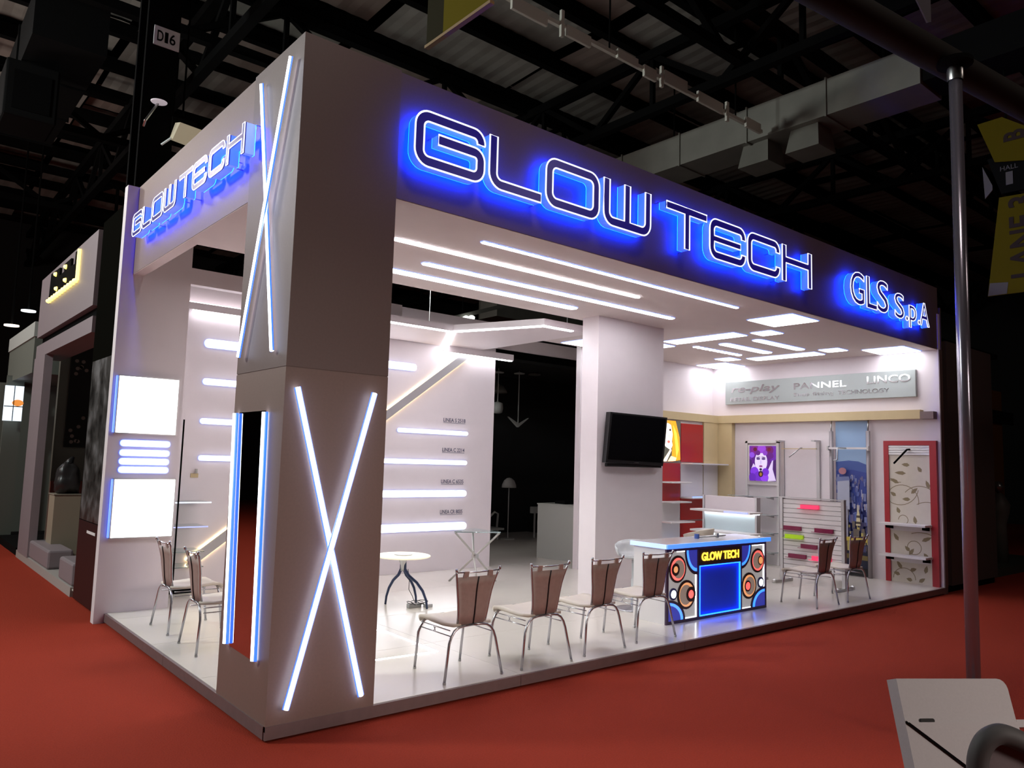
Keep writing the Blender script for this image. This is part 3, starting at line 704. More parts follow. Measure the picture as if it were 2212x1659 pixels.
for cx, cz in ((4.597,0.396),(6.230,0.392)):
    plate(circ(cx,cz,0.062), 0.5644, 0.012, mat('counter_dot_border', (0.03,0.04,0.16), 0.4, linear=True), 'dot_border')
    plate(circ(cx,cz,0.041), 0.5522, 0.002, wl_, 'white_dot')
# title plate and screen
MB().box(5.036,5.799,0.548,0.569,0.668,0.834).build('title_plate', dk, t)
mb = MB(); add_text(mb, 'GLOW TECH', 0.70, 0.092, (5.067,0.5475,0.708), X, Z, F, 0.006, bold=0.035)
mb.build('title_lettering', glow('title_yellow', (1.0,0.55,0.02), 1.5), t)
MB().box(5.036,5.799,0.566,0.569,0.126,0.660).build('screen_back', mat('screen_blue_back', (0.02,0.10,0.85), 0.6, emit=(0.0,0.003,0.20), estr=0.25, linear=True), t)
for x0,x1,z0,z1 in ((5.036,5.046,0.126,0.660),(5.789,5.799,0.126,0.660),(5.046,5.789,0.126,0.136),(5.046,5.789,0.650,0.660)):
    MB().box(x0,x1,0.545,0.562,z0,z1).build('screen_edge_light', glow('screen_edge_blue', (0.0,0.10,1.0), 4.5), t)
MB().box(5.036,5.799,0.548,0.5655,0.661,0.667).build('screen_frame', frm, t)

# small metal stand lying on the counter top
t = thing('phone_holder', 'small blue-grey metal holder lying on the counter top', 'holder', (5.55,0.80,0.914), world=True)
MB().tube([(5.35,0.82,0.925),(5.62,0.78,0.93),(5.84,0.78,0.932)], 0.008, 8).build('rod', M['steel'], t, True)
MB().lathe([(0.0,0.0),(0.028,0.0),(0.028,0.05),(0.0,0.05)], (5.35,0.82,0.914), 14, cap=False).build('knob', mat('blue_plastic', (0.06,0.12,0.4), 0.4, linear=True), t)
MB().rbox(5.66,5.70,0.765,0.795,0.914,0.966,0.005).build('clamp', M['steel'], t)

# ------------------------------------------------------------------ television
t = thing('television', 'black flat television on the white column', 'television', (5.5,1.95,1.75), world=True)
Pz = [(4.94,1.865,1.745),(6.035,1.865,1.72),(6.035,1.925,1.72),(4.94,1.925,1.745),(4.98,1.835,2.365),(6.08,1.835,2.358),(6.08,1.905,2.358),(4.98,1.905,2.365)]
MB().hexa(Pz).build('cabinet', M['black'], t)
q = [Vector(p) for p in (Pz[0],Pz[1],Pz[5],Pz[4])]; cq = sum(q, Vector())/4; n = -(q[1]-q[0]).cross(q[3]-q[0]).normalized()
n = n if n.y < 0 else -n
inn = [p + (cq-p)*0.07 + n*0.003 for p in q]; inn[0].z += 0.02; inn[1].z += 0.02
MB().add([*inn, *[p - n*0.004 for p in inn]], [(0,1,2,3),(7,6,5,4),(0,4,5,1),(1,5,6,2),(2,6,7,3),(3,7,4,0)]).build('screen', M['screen'], t)
MB().box(5.46,5.54,1.855,1.863,1.748,1.758).build('badge', M['steel'], t)
MB().box(5.35,5.70,1.90,1.949,1.92,2.18).build('wall_bracket', M['steel_black'], t)
MB().rbox(4.98,6.02,1.875,1.92,1.695,1.738,0.008).build('speaker_bar', M['black'], t)

# ------------------------------------------------------------------ ledge, silver sign
t = thing('ledge', 'beige wooden ledge running round the shelving bay corner', 'ledge', (10.0,3.8,2.52), world=True)
MB().box(9.98,10.098,0.24,3.78,2.53,2.665).build('long_board', M['beige'], t)
MB().box(7.4,10.098,3.78,3.979,2.53,2.665).build('short_board', M['beige'], t)
MB().box(9.97,10.098,0.05,0.24,2.525,2.635).build('end_cap', M['brown'], t)
t = thing('corner_cladding', 'beige cladding boards in the corner under the ledge', 'cladding', (10.0,3.8,PZ), world=True)
MB().box(9.57,9.995,3.79,3.979,PZ,2.529).build('board', M['beige'], t)
MB().box(10.0,10.098,3.50,3.979,PZ,2.529).build('board', M['beige'], t)
t = thing('lettered_board', 'long silver sign board with mirror lettering above the ledge', 'sign', (10.05,2.0,2.87), world=True)
MB().rbox(10.04,10.098,0.317,3.664,2.87,3.282,0.004).build('board', M['silver'], t)
ml = mat('mirror_lettering', (0.85,0.87,0.88), 0.08, metal=1.0, linear=True)
for s, y, z, w, hh, b, it in (('re-play',3.54,3.045,0.98,0.16,0.012,0.25),('RETAIL DISPLAY',3.55,2.925,0.98,0.065,0.01,0),('PANNEL',2.30,3.08,0.92,0.105,0.012,0),('Shop',2.30,2.945,0.28,0.075,0.005,0),('fitting',1.96,2.945,0.36,0.075,0.005,0),('TECHNOLOGY',1.53,2.955,0.82,0.065,0.005,0),('LINCO',1.05,3.10,0.66,0.12,0.012,0)):
    mb = MB(); add_text(mb, s, w, hh, (10.039,y,z), -Y, Z, -X, 0.006, bold=b, italic=it); mb.build('lettering', ml, t)

# ------------------------------------------------------------------ prints
PM = {}
def pmat(rgb, e=0.0):
    k = (rgb, e)
    if k not in PM:
        c = lin(rgb); PM[k] = mat('print_%d' % len(PM), rgb, 0.5, emit=c if e else None, estr=e)
    return PM[k]
class Print:
    def __init__(s, O, U, V, N, w, hh, e=0.0): s.O, s.U, s.V, s.N = Vector(O), Vector(U)*w, Vector(V)*hh, Vector(N); s.mb = MB(); s.ms = []; s.k = 0; s.e = e
    def poly(s, loop, rgb):
        m = pmat(rgb, s.e)
        if m not in s.ms: s.ms.append(m)
        s.mb.cur = s.ms.index(m); s.k += 1
        loop = [(min(1, max(0, a)), min(1, max(0, b))) for a, b in loop]
        s.mb.prism([loop], s.O + s.N*0.0004*s.k, s.U, s.V, s.N, 0.0003); return s
    def el(s, cx, cy, rx, ry, rgb, seg=18, rot=0):
        c, q = math.cos(rot), math.sin(rot)
        return s.poly([(cx + rx*math.cos(2*PI*i/seg)*c - ry*math.sin(2*PI*i/seg)*q, cy + rx*math.cos(2*PI*i/seg)*q + ry*math.sin(2*PI*i/seg)*c) for i in range(seg)], rgb)
    def build(s, name, parent): return s.mb.build(name, s.ms, parent)

# ------------------------------------------------------------------ red and white shelving bay on the back
t = thing('shelving_bay', 'red and white chequered shelving bay with a glowing portrait picture', 'shelving', (9.0,3.8,PZ), world=True)
yb = 3.80
MB().box(7.6,9.57,yb+0.03,3.979,PZ,2.528).build('back_board', M['shelfwhite'], t)
cells = {0: [(2.505,1.80,'pic'),(1.775,1.465,'red'),(1.435,1.125,'red'),(1.115,0.79,'white'),(0.775,0.48,'white'),(0.445,0.12,'red')],
         1: [(2.475,1.80,'red'),(1.745,1.20,'white'),(1.175,0.80,'red'),(0.775,0.40,'red'),(0.385,0.12,'white')]}
cx = {0: (8.36,8.905), 1: (8.925,9.555)}
for k, rows in cells.items():
    x0, x1 = cx[k]
    for z1, z0, m in rows:
        if m == 'pic': continue
        MB().box(x0,x1,yb,yb+0.029,z0,z1).build('panel', M['red'] if m == 'red' else M['shelfwhite'], t)
for z1, z0 in ((2.49,1.80),(1.775,1.125),(1.115,0.48)):
    MB().box(7.75,8.34,yb,yb+0.029,z0,z1).build('panel', M['red'] if z0 != 1.125 else M['shelfwhite'], t)
for x0,x1,z in ((8.925,9.98,1.775),(8.925,9.98,1.185),(8.36,8.905,1.45),(8.36,9.0,0.785),(8.36,8.905,1.12)):
    MB().rbox(x0,x1,3.55,yb-0.001,z-0.012,z+0.012,0.003).build('shelf', M['shelfwhite'], t)
MB().box(8.36,8.905,3.545,3.552,0.455,0.475).build('shelf_light', glow('shelf_edge_white', (0.5,0.65,1.0), 3.0), t)
MB().box(8.93,9.555,3.55,3.56,1.20,1.212).build('shelf_light', glow('shelf_edge_blue', (0.10,0.25,1.0), 2.0), t)
MB().rbox(8.36,8.905,3.56,yb-0.001,0.44,0.455,0.003).build('shelf', M['shelfwhite'], t)
MB().box(9.56,9.985,yb-0.012,yb-0.010,0.12,1.765).build('side_panel', M['shelfwhite'], t)
P = Print((8.36,yb,1.80), X, Z, F, 0.545, 0.705, 0.9)
P.poly([(0,0),(1,0),(1,1),(0,1)], (70,70,60)).poly([(0.30,1.0),(0.75,1.0),(0.95,0.6),(1.0,0.05),(0.55,0.0),(0.60,0.5),(0.35,0.8)], (236,150,30))
P.poly([(0.62,0.9),(0.80,0.7),(0.92,0.3),(0.80,0.1),(0.72,0.5)], (250,205,70)).poly([(0.0,1.0),(0.30,1.0),(0.52,0.88),(0.60,0.66),(0.56,0.50),(0.60,0.40),(0.50,0.28),(0.25,0.36),(0.0,0.58)], (252,240,225))
P.poly([(0.18,0.97),(0.50,0.98),(0.60,0.80),(0.50,0.90)], (225,140,40)).el(0.16,0.78,0.11,0.035,(60,45,55)).el(0.47,0.77,0.05,0.03,(70,50,50)).el(0.40,0.48,0.07,0.035,(205,110,100)).el(0.42,0.62,0.03,0.02,(225,180,150))
P.poly([(0.05,0.0),(0.30,0.0),(0.55,0.28),(0.50,0.32),(0.25,0.12)], (248,225,200)).poly([(0.35,0.0),(0.75,0.02),(0.80,0.10),(0.52,0.14)], (240,205,170)).poly([(0.0,0.0),(0.10,0.0),(0.22,0.10),(0.05,0.30),(0.0,0.30)], (90,85,70))
P.build('portrait_print', t)

# ------------------------------------------------------------------ white gondola panel with lit shelves
t = thing('display_stand', 'white free-standing display panel with lit shelves behind the counter', 'display', (8.2,2.35,PZ), world=True)
MB().rbox(8.20,8.26,1.86,2.79,1.03,1.285,0.004).build('panel', M['white'], t)
MB().box(8.20,8.26,1.86,2.79,0.20,1.028).build('panel', mat('shelf_lit_panel', (0.62,0.76,0.80), 0.4, linear=True), t)  # pale blue puts the cast of the shelf lights into the colour
for y in (1.86,2.79): MB().box(8.18,8.28,y-0.015,y+0.015,PZ,1.29).build('post', M['alu'], t)
MB().box(8.0,8.46,1.83,1.89,PZ,PZ+0.03).build('foot', M['alu'], t); MB().box(8.0,8.46,2.76,2.82,PZ,PZ+0.03).build('foot', M['alu'], t)
for z in (1.07,0.76):
    s = MB().rbox(7.88,8.199,1.76,2.82,z-0.014,z+0.014,0.003).build('shelf', M['shelfwhite'], t)
    o = MB().box(8.15,8.19,1.80,2.78,z-0.028,z-0.015).build('shelf_light', M['led_wall'], None); o.parent = s
o = MB().box(7.872,7.879,1.80,2.2,1.060,1.082).build('edge_strip', glow('shelf_edge_violet', (0.15,0.22,1.0), 1.0), t)

# ------------------------------------------------------------------ slatted rack with coloured clips
t = thing('slat_rack', 'white slatted rack on steel feet holding coloured acrylic strips', 'rack', (8.43,1.11,PZ), world=True)
for y in (0.655,1.585): MB().box(8.41,8.47,y-0.022,y+0.022,PZ+0.03,1.31).build('post', M['alu'], t)
for y in (0.655,1.585):
    MB().rbox(8.20,8.68,y-0.03,y+0.03,PZ,PZ+0.035,0.006).build('foot', M['steel'], t)
    for x in (8.22,8.66): MB().lathe([(0.0,0.0),(0.03,0.0),(0.035,0.02),(0.0,0.04)], (x,y,PZ+0.02), 12, cap=False).build('glide', M['steel'], t)
MB().box(8.405,8.475,0.63,1.61,1.311,1.325).build('top_rail', M['alu'], t)
sme = MB().hexa([(0,0,0),(0.012,0,0.012),(0.012,0.88,0.012),(0,0.88,0),(0,0,0.058),(0.022,0,0.066),(0.022,0.88,0.066),(0,0.88,0.058)]).mesh('slat'); sme.materials.append(M['shelfwhite'])
for k in range(16):
    o = bpy.data.objects.new('slat', sme); COL.objects.link(o); o.parent = t; o.location = (8.428-8.43, 0.68-1.11, 0.235+k*0.0665-PZ)
MB().box(8.445,8.465,0.68,1.56,0.22,1.30).build('backing', M['shelfwhite'], t)
mg = mat('magenta_acrylic', (0.22,0.008,0.06), 0.15, linear=True); pk = mat('fluorescent_pink_acrylic', (0.9,0.05,0.16), 0.2, emit=(1.0,0.05,0.15), estr=0.35, linear=True); gr = mat('fluorescent_green_acrylic', (0.42,0.62,0.02), 0.2, emit=(0.4,0.7,0.0), estr=0.15, linear=True)
for y1,y0,z,m,lb,c in ((1.275,0.995,1.20,pk,'topmost pink acrylic strip clipped on the slatted rack','pink'),(1.542,1.268,0.882,mg,'magenta acrylic strip beside the rack post above the green one','m'),(1.064,0.789,0.882,mg,'magenta acrylic strip on the rack above the chair back','m'),(1.521,1.238,0.762,gr,'lime green acrylic strip on the slatted rack','g'),(1.274,1.03,0.642,mg,'magenta acrylic strip on the rack partly behind the chair','m'),(1.47,1.196,0.490,mg,'lowest magenta acrylic strip on the slatted rack','m'),(1.109,0.823,0.490,pk,'pink acrylic strip low on the rack behind the chair','pink')):
    b = thing('acrylic_strip', lb, 'display strip', (8.40,y0,z), 0, 'coloured strips on the slatted rack', world=True)
    MB().rbox(8.395,8.425,y0,y1,z-0.028,z+0.028,0.003).build('face', m, b)
    MB().box(8.36,8.3945,y0,y1+0.03,z-0.030,z-0.024).build('lip', m, b)

# ------------------------------------------------------------------ end wall fittings
gw = M['alu']
t = thing('shop_display', 'white shop frame with a purple glowing portrait and glass shelves', 'display', (10.08,2.93,PZ), world=True)
for y in (2.622,3.235):
    MB().box(10.05,10.097,y-0.022,y+0.022,PZ,2.205).build('upright', M['shelfwhite'], t)
MB().box(10.05,10.097,2.60,3.257,2.17,2.215).build('top_bar', M['shelfwhite'], t)
MB().box(10.055,10.097,2.645,3.21,1.44,1.50).build('cross_bar', M['shelfwhite'], t)
MB().box(10.045,10.097,2.640,3.20,1.495,2.135).build('light_box', M['shelfwhite'], t)
P = Print((10.0445,3.165,1.51), -Y, Z, -X, 0.52, 0.61, 0.55)
P.poly([(0,0),(1,0),(1,1),(0,1)], (60,25,90)).poly([(0.0,0.62),(0.0,1),(1,1),(1,0.62),(0.8,0.55),(0.2,0.55)], (95,35,150))
P.el(0.44,0.60,0.36,0.34,(80,26,120))
P.el(0.44,0.55,0.235,0.30,(208,196,226)).el(0.44,0.30,0.10,0.12,(208,196,226))
for x,y,r,c in ((0.20,0.88,0.16,(110,30,125)),(0.74,0.88,0.17,(95,25,95)),(0.47,0.92,0.16,(135,60,190)),(0.10,0.74,0.10,(125,70,200)),(0.80,0.72,0.11,(85,25,115)),(0.33,0.80,0.09,(90,30,120)),(0.60,0.80,0.09,(120,55,175)),(0.22,0.90,0.07,(85,22,45)),(0.75,0.90,0.07,(95,22,45))): P.el(x,y,r,r*0.8,c)
P.el(0.34,0.63,0.075,0.028,(70,50,110)).el(0.54,0.63,0.075,0.028,(70,50,110)).el(0.34,0.675,0.08,0.012,(60,30,80),rot=0.1).el(0.54,0.675,0.08,0.012,(60,30,80),rot=-0.1).el(0.44,0.53,0.02,0.06,(184,168,208)).el(0.44,0.42,0.065,0.026,(125,45,115))
P.poly([(0.70,0.30),(0.86,0.58),(0.90,0.60),(0.88,0.34),(1.0,0.02),(0.70,0.0)], (200,185,220)).poly([(0.05,0.30),(0.16,0.5),(0.24,0.42),(0.18,0.2)], (200,185,220))
for x,y,r,c in ((0.20,0.26,0.16,(115,50,200)),(0.36,0.12,0.18,(100,40,180)),(0.58,0.10,0.15,(130,60,215)),(0.12,0.10,0.14,(90,35,165)),(0.62,0.26,0.13,(105,40,190))): P.el(x,y,r,r*0.85,c)
P.el(0.44,0.20,0.09,0.09,(45,20,40)).el(0.44,0.19,0.045,0.05,(150,110,40)).el(0.44,0.33,0.05,0.035,(25,15,50))
P.build('portrait_print', t)
for z in (1.245,0.94,0.635,0.31):
    s = MB().box(9.80,10.048,2.61,3.45 if z > 1.2 else 3.15,z-0.005,z+0.005).build('glass_shelf', M['glass'], t)
    for y in (2.70,3.10):
        o = MB().hexa([(9.82,y-0.008,z-0.012),(9.82,y+0.008,z-0.012),(9.82,y+0.008,z-0.006),(9.82,y-0.008,z-0.006),(10.05,y-0.008,z-0.05),(10.05,y+0.008,z-0.05),(10.05,y+0.008,z-0.006),(10.05,y-0.008,z-0.006)]).build('bracket', M['alu'], None); o.parent = s; o.location = (0,0,0)
t = thing('hanging_rail', 'aluminium uprights with a thin hanging rail and hook on the end wall', 'rail', (10.08,2.2,PZ), world=True)
for y in (2.535,1.895):
    MB().box(10.06,10.097,y-0.028,y+0.028,PZ,2.21).build('upright', M['alu'], t)
    MB().box(9.90,10.097,y-0.03,y+0.03,2.19,2.215).build('top_arm', M['alu'], t)
MB().box(10.085,10.0965,1.925,2.505,PZ,2.20).build('backing_panel', M['white'], t)
MB().box(10.02,10.035,1.90,2.53,2.068,2.082).build('rail', M['beige'], t)
MB().tube([(10.03,2.16,2.09),(9.98,2.16,2.085),(9.72,2.21,1.93)], 0.010, 8).build('hook', M['steel'], t, True)

t = thing('poster', 'tall city skyline poster at dusk hanging on the end wall', 'poster', (10.08,1.33,0.11), world=True)
MB().box(10.088,10.097,1.075,1.60,0.11,2.52).build('sheet', pmat((150,180,215)), t)
P = Print((10.0875,1.60,0.11), -Y, Z, -X, 0.525, 2.41)
P.poly([(0,0),(1,0),(1,0.71),(0.7,0.735),(0.4,0.74),(0.0,0.73)], (70,95,165)).poly([(0,0),(1,0),(1,0.66),(0.5,0.68),(0,0.67)], (52,70,150)).poly([(0,0),(1,0),(1,0.42),(0,0.44)], (38,48,115)).poly([(0,0),(1,0),(1,0.18),(0,0.18)], (45,50,75))
rr = random.Random(3)
for k in range(170):
    x = rr.random(); y = 0.63 - 0.48*(k/170.0); w = 0.03 + 0.06*rr.random()*(0.6+k/170.0); hh = 0.012+0.035*rr.random()*(0.7+k/140.0)
    c = rr.choice([(120,130,180),(90,105,170),(150,155,190),(70,80,140),(105,100,140),(175,170,180)])
    if k > 110: c = rr.choice([(150,140,90),(190,175,100),(70,70,110),(110,100,90),(60,60,100)])
    P.poly([(x,y),(x+w,y),(x+w,y+hh),(x,y+hh)], c)
P.poly([(0.10,0.42),(0.48,0.42),(0.48,0.61),(0.10,0.60)], (165,170,190)).poly([(0.05,0.60),(0.50,0.61),(0.46,0.635),(0.09,0.63)], (110,120,165)).el(0.27,0.67,0.12,0.022,(175,120,130)).poly([(0.30,0.22),(0.42,0.22),(0.42,0.44),(0.30,0.44)], (150,150,170))
P.poly([(0.66,0.32),(0.80,0.32),(0.78,0.39),(0.745,0.43),(0.735,0.47),(0.725,0.43),(0.69,0.39)], (215,205,165)).poly([(0.66,0.33),(0.80,0.33),(0.80,0.345),(0.66,0.345)], (80,70,60)).poly([(0.68,0.37),(0.79,0.37),(0.79,0.385),(0.68,0.385)], (80,70,60))
P.poly([(0.0,0.245),(1,0.24),(1,0.215),(0,0.22)], (205,185,80)).poly([(0.0,0.14),(1,0.13),(1,0.10),(0,0.11)], (120,105,60)).poly([(0,0),(1,0),(1,0.05),(0,0.06)], (20,22,24))
P.build('city_print', t)
t = thing('suspended_poles', 'two grey poles with white cross bar and bent hook before the skyline poster', 'rack', (10.03,1.33,PZ), world=True)
for y in (1.64,1.04):
    p_ = MB().tube([(10.02,y,PZ),(10.02,y,2.36)], 0.032, 12).build('pole', mat('mauve_grey_pole', (0.30,0.265,0.28), 0.4, metal=0.2, linear=True), t, True)
    o = MB().tube([(10.02,y,2.36),(10.02,y,2.42),(10.04,y,2.53)], 0.012, 8).build('ceiling_fitting', M['steel'], None, True); o.parent = p_; o.location = (0,0,0)
MB().box(9.94,9.975,1.0,1.68,2.07,2.10).build('cross_bar', M['shelfwhite'], t)
for y in (1.01,1.66): MB().box(9.93,9.985,y-0.012,y+0.012,2.05,2.12).build('clamp', M['steel'], t)
MB().tube([(9.94,1.36,2.085),(9.74,1.40,2.085),(9.74,1.40,1.90),(9.70,1.44,1.885)], 0.009, 8).build('bent_hook', M['steel'], t, True)

t = thing('wallpaper_display', 'crimson framed panel of cream leaf wallpaper with white shelves', 'display', (10.06,0.43,PZ), world=True)
MB().box(10.04,10.097,0.742,0.815,PZ,2.205).build('frame_side', M['redframe'], t)
MB().box(10.04,10.097,0.052,0.148,PZ,2.205).build('frame_side', M['redframe'], t)
MB().box(10.04,10.097,0.148,0.742,2.138,2.205).build('frame_top', M['redframe'], t)
cw = mat('cream_wallpaper', (0.66,0.61,0.52), 0.6, noise=0.05, nscale=15, linear=True)
MB().box(10.062,10.097,0.148,0.742,PZ,1.99).build('wallpaper', cw, t)
for k in range(4):
    MB().box(10.046,10.061,0.150,0.740,1.993+k*0.0365,2.024+k*0.0365).build('slat', M['white_slat'], t)
vm = mat('tan_leaf_print', (0.26,0.21,0.12), 0.7, linear=True); vp = MB()
def ribbon(pts, w):
    for i in range(len(pts)-1):
        a = Vector(pts[i]); b = Vector(pts[i+1]); d = (b-a); n = Vector((-d.y, d.x)).normalized()*w/2
        q = [a-n, b-n, b+n, a+n]; q = [(min(0.74,max(0.15,p.x)), min(1.985,max(PZ+0.002,p.y))) for p in q]
        vp.add([(10.0612, p[0], p[1]) for p in q] , [(0,1,2,3)])
def arc2(cy, cz, r, a0, a1, k=14, r1=None): return [(cy+(r+((r1 or r)-r)*i/k)*math.cos(math.radians(a0+(a1-a0)*i/k)), cz+(r+((r1 or r)-r)*i/k)*math.sin(math.radians(a0+(a1-a0)*i/k))) for i in range(k+1)]
for args in ((0.60,1.90,0.32,-5,-95),(0.56,1.30,0.24,20,190),(0.60,1.52,0.28,-20,-170),(0.30,1.25,0.28,40,140),(0.55,1.02,0.07,0,300),(0.40,0.62,0.10,0,320),(0.30,0.45,0.40,70,150),(0.25,0.10,0.40,60,150),(0.55,0.15,0.16,0,180),(0.2,1.0,0.30,60,170)):
    ribbon(arc2(*args), 0.010)
def leaf(y, z, l, a, w=0.028):
    d = Vector((math.cos(a), math.sin(a))); n = Vector((-d.y, d.x)); c = Vector((y, z))
    q = [c-d*l/2, c-d*l*0.2-n*w, c+d*l*0.15-n*w*0.8, c+d*l/2, c+d*l*0.15+n*w*0.8, c-d*l*0.2+n*w]
    q = [(min(0.74,max(0.15,p.x)), min(1.985,max(PZ+0.002,p.y))) for p in q]
    vp.add([(10.0611, p[0], p[1]) for p in q], [(0,1,2,3,4,5)])
for y,z,l,a in ((0.58,1.72,0.17,0.05),(0.50,1.845,0.12,0.1),(0.67,1.60,0.15,0.5),(0.19,1.56,0.13,1.2),(0.38,1.46,0.13,2.4),(0.50,1.33,0.12,0.0),(0.69,1.40,0.10,0.6),(0.38,1.03,0.12,1.4),(0.66,0.76,0.13,1.0),(0.22,0.76,0.16,2.7),(0.50,0.60,0.10,0.8),(0.44,0.56,0.12,2.2),(0.24,0.52,0.09,0.9),(0.62,0.35,0.14,1.0),(0.42,0.30,0.10,2.8),(0.24,0.32,0.12,1.8),(0.66,0.22,0.10,0.3),(0.30,0.16,0.11,2.5),(0.48,0.15,0.09,0.2),(0.62,1.16,0.10,1.2),(0.30,1.78,0.10,1.0)): leaf(y,z,l,a)
o = vp.build('leaf_print', vm, t); o['kind'] = 'stuff'
for z in (0.957,0.497):
    s = MB().rbox(9.80,10.05,0.135,0.815,z-0.016,z+0.016,0.003).build('shelf', M['shelfwhite'], t)
    o = MB().box(10.05,10.061,0.148,0.742,z-0.10,z-0.017).build('support_rail', M['shelfwhite'], None); o.parent = s; o.location = (0,0,0)
    for y in (0.18,0.70):
        o = MB().hexa([(9.83,y-0.012,z-0.055),(9.83,y+0.012,z-0.055),(9.83,y+0.012,z-0.017),(9.83,y-0.012,z-0.017),(10.04,y-0.012,z-0.075),(10.04,y+0.012,z-0.075),(10.04,y+0.012,z-0.017),(10.04,y-0.012,z-0.017)]).build('bracket', M['steel_black'], None); o.parent = s; o.location = (0,0,0)
MB().tube([(10.05,0.43,2.075),(9.98,0.44,2.07),(9.72,0.52,1.86)], 0.014, 8).build('display_arm', M['steel_black'], t, True)

# ------------------------------------------------------------------ recess by the narrow wall: upright with glass shelves
t = thing('glass_shelf_unit', 'dark upright with thin glass shelves in the white recess', 'shelf', (0.68,4.5,PZ), world=True)
MB().box(0.668,0.682,4.165,4.18,PZ,2.08).build('upright', M['steel_black'], t)
MB().box(0.665,0.685,4.85,4.88,PZ,2.08).build('upright', M['steel_black'], t)
for z, m, x1 in ((1.155,glow('glass_edge_white',(0.6,0.75,1.0),1.6),1.14),(0.88,glow('glass_edge_blue',(0.2,0.3,1.0),0.8),1.12),(0.60,None,1.10),(0.43,None,1.10)):
    s = MB().box(0.69,x1,4.50,4.88,z-0.005,z+0.005).build('glass_shelf', M['glass'], t)
    if m: 
        o = MB().box(0.69,x1,4.492,4.4995,z-0.006,z+0.006).build('lit_edge', m, None); o.parent = s; o.location = (0,0,0)
MB().box(0.70,1.10,4.80,4.88,PZ,0.17).build('plinth', M['steel_black'], t)
t = thing('wall_socket', 'small wall socket with plug below the lowest recess light bar', 'socket', (1.05,4.89,1.47), world=True)
MB().rbox(1.01,1.10,4.885,4.8995,1.425,1.475,0.003).build('plate', M['beige'], t)
MB().box(1.055,1.08,4.86,4.884,1.48,1.53).build('plug', M['steel'], t)

# ------------------------------------------------------------------ dim area behind the doorway
t = thing('storage_cabinet', 'pale grey waist-high cabinet beyond the dark doorway', 'cabinet', (7.4,4.95,PZ), world=True)
gm = mat('pale_grey_laminate', (0.40,0.41,0.385), 0.5, linear=True)
MB().hexa([(7.02,5.38,PZ),(7.24,4.42,PZ),(7.74,4.52,PZ),(7.52,5.48,PZ),(7.02,5.38,1.0),(7.24,4.42,1.0),(7.74,4.52,1.0),(7.52,5.48,1.0)]).build('body', gm, t); MB().hexa([(7.01,5.39,1.001),(7.23,4.41,1.001),(7.75,4.51,1.001),(7.53,5.49,1.001),(7.01,5.39,1.022),(7.23,4.41,1.022),(7.75,4.51,1.022),(7.53,5.49,1.022)]).build('worktop', gm, t)
MB().rbox(7.25,7.5,4.95,5.2,1.023,1.075,0.005).build('tray', M['darkbox'], t)
cb_ = struct('ceiling_back', MB().box(5.2, 14, 6.9, 9.2, 3.68, 3.74), M['dark']); tag(cb_, 'low black ceiling of the dark area beyond the doorway', 'ceiling')
bk = struct('backdrop_wall', MB().box(5.0, 14, 9.2, 9.3, 0, 3.9), M['dark']); tag(bk, 'black partition far behind the doorway', 'wall')
gl = mat('dim_white_enamel', (0.42,0.42,0.40), 0.5, linear=True)
def pendant(x, y, zt, zb, label, kind):
    t = thing('pendant_lamp', label, 'lamp', (x,y,zb), 0, 'unlit pendant lamps beyond the doorway', world=True)
    MB().lathe([(0.0,0.0),(0.11,0.0),(0.12,0.02),(0.0,0.05)], (x,y,zt), 18, cap=False).build('canopy', gl, t, True)
    MB().tube([(x,y,3.68),(x,y,zb)], 0.012, 6).build('rod', gl, t)
    if kind == 'cup': MB().lathe([(0.05,0.0),(0.10,0.02),(0.12,0.10),(0.11,0.22),(0.0,0.26)], (x,y,zb-0.08), 18, cap=True).build('shade', gl, t, True)
    else:
        for s in (-1, 1): MB().hexa([(x,y-0.02,zb-0.03),(x+s*0.02,y+0.02,zb-0.03),(x+s*0.28,y+0.02,zb+0.17),(x+s*0.28,y-0.02,zb+0.17),(x,y-0.02,zb+0.05),(x+s*0.02,y+0.02,zb+0.05),(x+s*0.285,y+0.02,zb+0.185),(x+s*0.285,y-0.02,zb+0.185)]).build('wing', gl, t)
    return t
pendant(8.17, 8.0, 3.58, 2.80, 'unlit pendant with a small white cup shade beyond the doorway', 'cup')
pendant(8.75, 8.0, 3.61, 2.49, 'unlit pendant ending in two spread wings like an arrow', 'wing')
t = thing('ceiling_disc', 'flat round ceiling disc in the dark beyond the doorway', 'lamp', (9.19,8.0,3.63), world=True)
MB().lathe([(0.0,0.0),(0.14,0.0),(0.13,0.03),(0.0,0.035)], (9.19,8.0,3.63), 18, cap=False).build('disc', M['duct'], t)
MB().tube([(9.19,8.0,3.66),(9.19,8.0,3.68)], 0.01, 6).build('rod', M['duct'], t)
t = thing('dome_lamp', 'grey dome pendant lamp behind the cup pendant in the dark', 'lamp', (8.42,8.4,3.16), world=True)
MB().lathe([(0.26,0.0),(0.25,0.05),(0.18,0.14),(0.05,0.20),(0.02,0.3)], (8.42,8.4,3.2), 20, cap=True).build('dome', M['duct'], t, True)
MB().tube([(8.42,8.4,3.4),(8.42,8.4,3.68)], 0.008, 6).build('cord', M['duct'], t)
t = thing('mushroom_lamp', 'mushroom shaped floor lamp standing in the dark beyond the doorway', 'lamp', (8.55,8.0,PZ), world=True)
MB().lathe([(0.0,0.0),(0.15,0.0),(0.14,0.02),(0.0,0.03)], (8.55,8.0,PZ), 18, cap=False).build('base', gl, t)
MB().tube([(8.55,8.0,PZ),(8.55,8.0,1.2)], 0.011, 6).build('stem', gl, t)
MB().lathe([(0.155,0.0),(0.15,0.06),(0.11,0.15),(0.05,0.20),(0.0,0.21)], (8.55,8.0,1.17), 20, cap=True).build('shade', gl, t, True)
